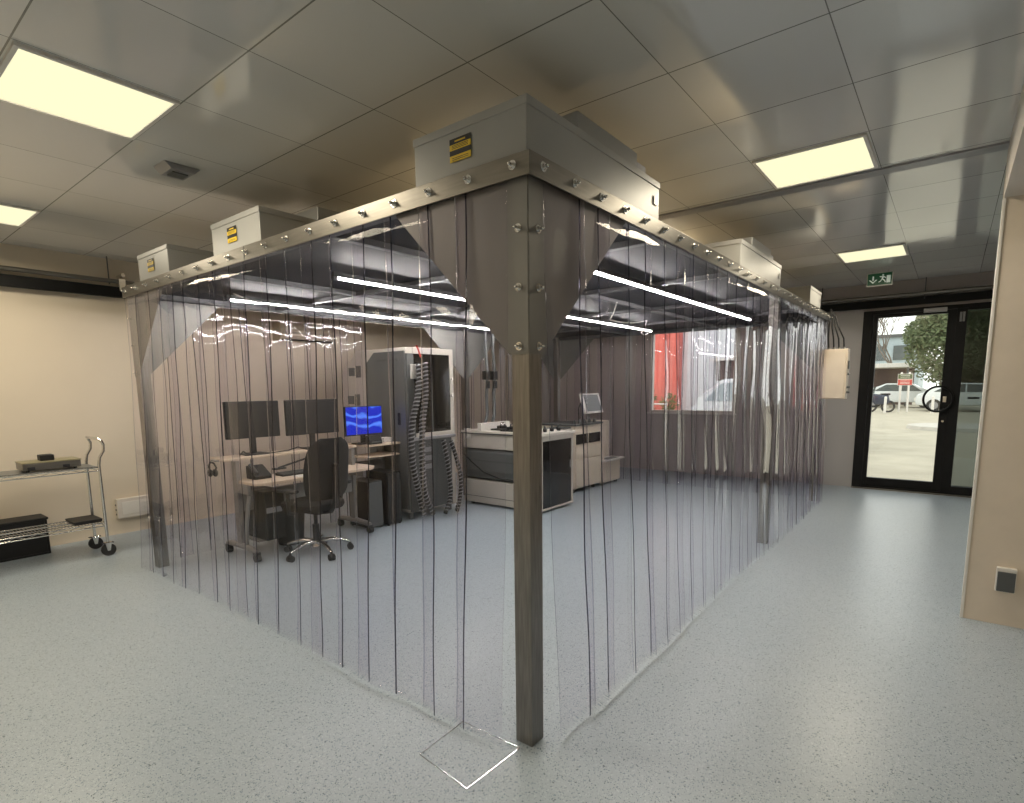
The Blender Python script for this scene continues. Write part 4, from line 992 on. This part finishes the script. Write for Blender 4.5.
def branch(p, d, L, r_, n_):
    q = p + d * L; m_.tube([p, (p + q) / 2 + V((0, random.uniform(-.05, .05) * L, 0)), q], [r_, r_ * .8, r_ * .6], 5)
    if n_ > 0:
        for k in range(3):
            dd = (d + V((random.uniform(-.5, .5), random.uniform(-.75, .75), random.uniform(-.2, .45)))).normalized(); branch(q, dd, L * .68, r_ * .6, n_ - 1)
branch(V((50, 2.4, -.05)), V((0, 0, 1)), 2.6, .12, 5)
m_.build('branches', 'bark', t, True)
# buildings seen through the window
t = thing('red_annex', (15, 6.5, -.05), 'red clad building at the left of the window view', 'building')
MB().box((14.2, 5.10, -.05), (18, 9.5, 4.2)).build('wall', 'redwall', t); MB().box((14.1, 5.105, 4.2), (18.1, 9.6, 4.3)).build('roof', 'greywall', t)
m_ = MB()
for k in range(24): m_.box((14.18, 5.15 + k * .18, 1.5), (14.2, 5.17 + k * .18, 4.2))
m_.build('cladding_ribs', 'redwall', t)
t = thing('grey_warehouse', (16, 3, -.05), 'pale grey clad building filling the middle of the window view', 'building')
MB().box((14.6, 1.2, -.05), (18, 5.09, 4.6)).build('wall', 'greywall', t)
m_ = MB()
for k in range(20): m_.box((14.58, 1.3 + k * .19, -.05), (14.6, 1.315 + k * .19, 4.6))
m_.build('cladding_ribs', 'greywall', t)
MB().box((14.55, 2.6, 1.62), (14.6, 4.05, 2.18)).build('dark_opening', 'brownwall', t)  # flat dark sheet, the shade inside an opening put into its colour
MB().box((14.2, 2.5, 2.18), (14.6, 4.15, 2.24)).build('canopy', 'whitep', t)
t = thing('delivery_van', (0, 0, 0), 'white van parked outside the window', 'van')
MB().prism([(-1.75, .3), (-1.75, 1.0), (-1.5, 1.15), (-1.0, 1.70), (1.85, 1.78), (1.95, .3)], 'y', -.85, .85, .10).build('body', 'carwhite', t, True)
MB().prism([(-1.38, 1.16), (-.95, 1.60), (-.35, 1.62), (-.35, 1.14)], 'y', -.86, .86).build('side_window', 'bluewall', t)
for x in (-1.1, 1.3):
    for s_ in (-1, 1): MB().cyl((x, s_ * .68, .33), (x, s_ * .88, .33), .33, seg=24).build('wheel', 'rubber', t, True)
t.location = (13.3, 2.27, -.05); t.rotation_euler = (0, 0, -PI / 2)
foliage('garden_shrub', 'yellow green shrub below the red building in the window view', 'shrub', [(13.4, 4.98, 1.05, .26), (13.4, 4.96, .7, .26)], 420, .05, 'leaf2')
foliage('garden_shrub', 'dark green shrub at the left corner of the window view', 'shrub', [(13.5, 5.68, 1.15, .30), (13.5, 5.7, .75, .32)], 420, .05, 'leaf')
t = thing('garden_rail', (13.0, 5.3, -.05), 'white railing in front of the shrubs outside the window', 'railing')
MB().cyl((13.0, 4.85, 1.0), (13.0, 5.75, 1.0), .02).build('top_bar', 'whitep', t, True)
for y in (4.9, 5.3, 5.7): MB().cyl((13.0, y, -.05), (13.0, y, 1.0), .02).build('post', 'whitep', t, True)
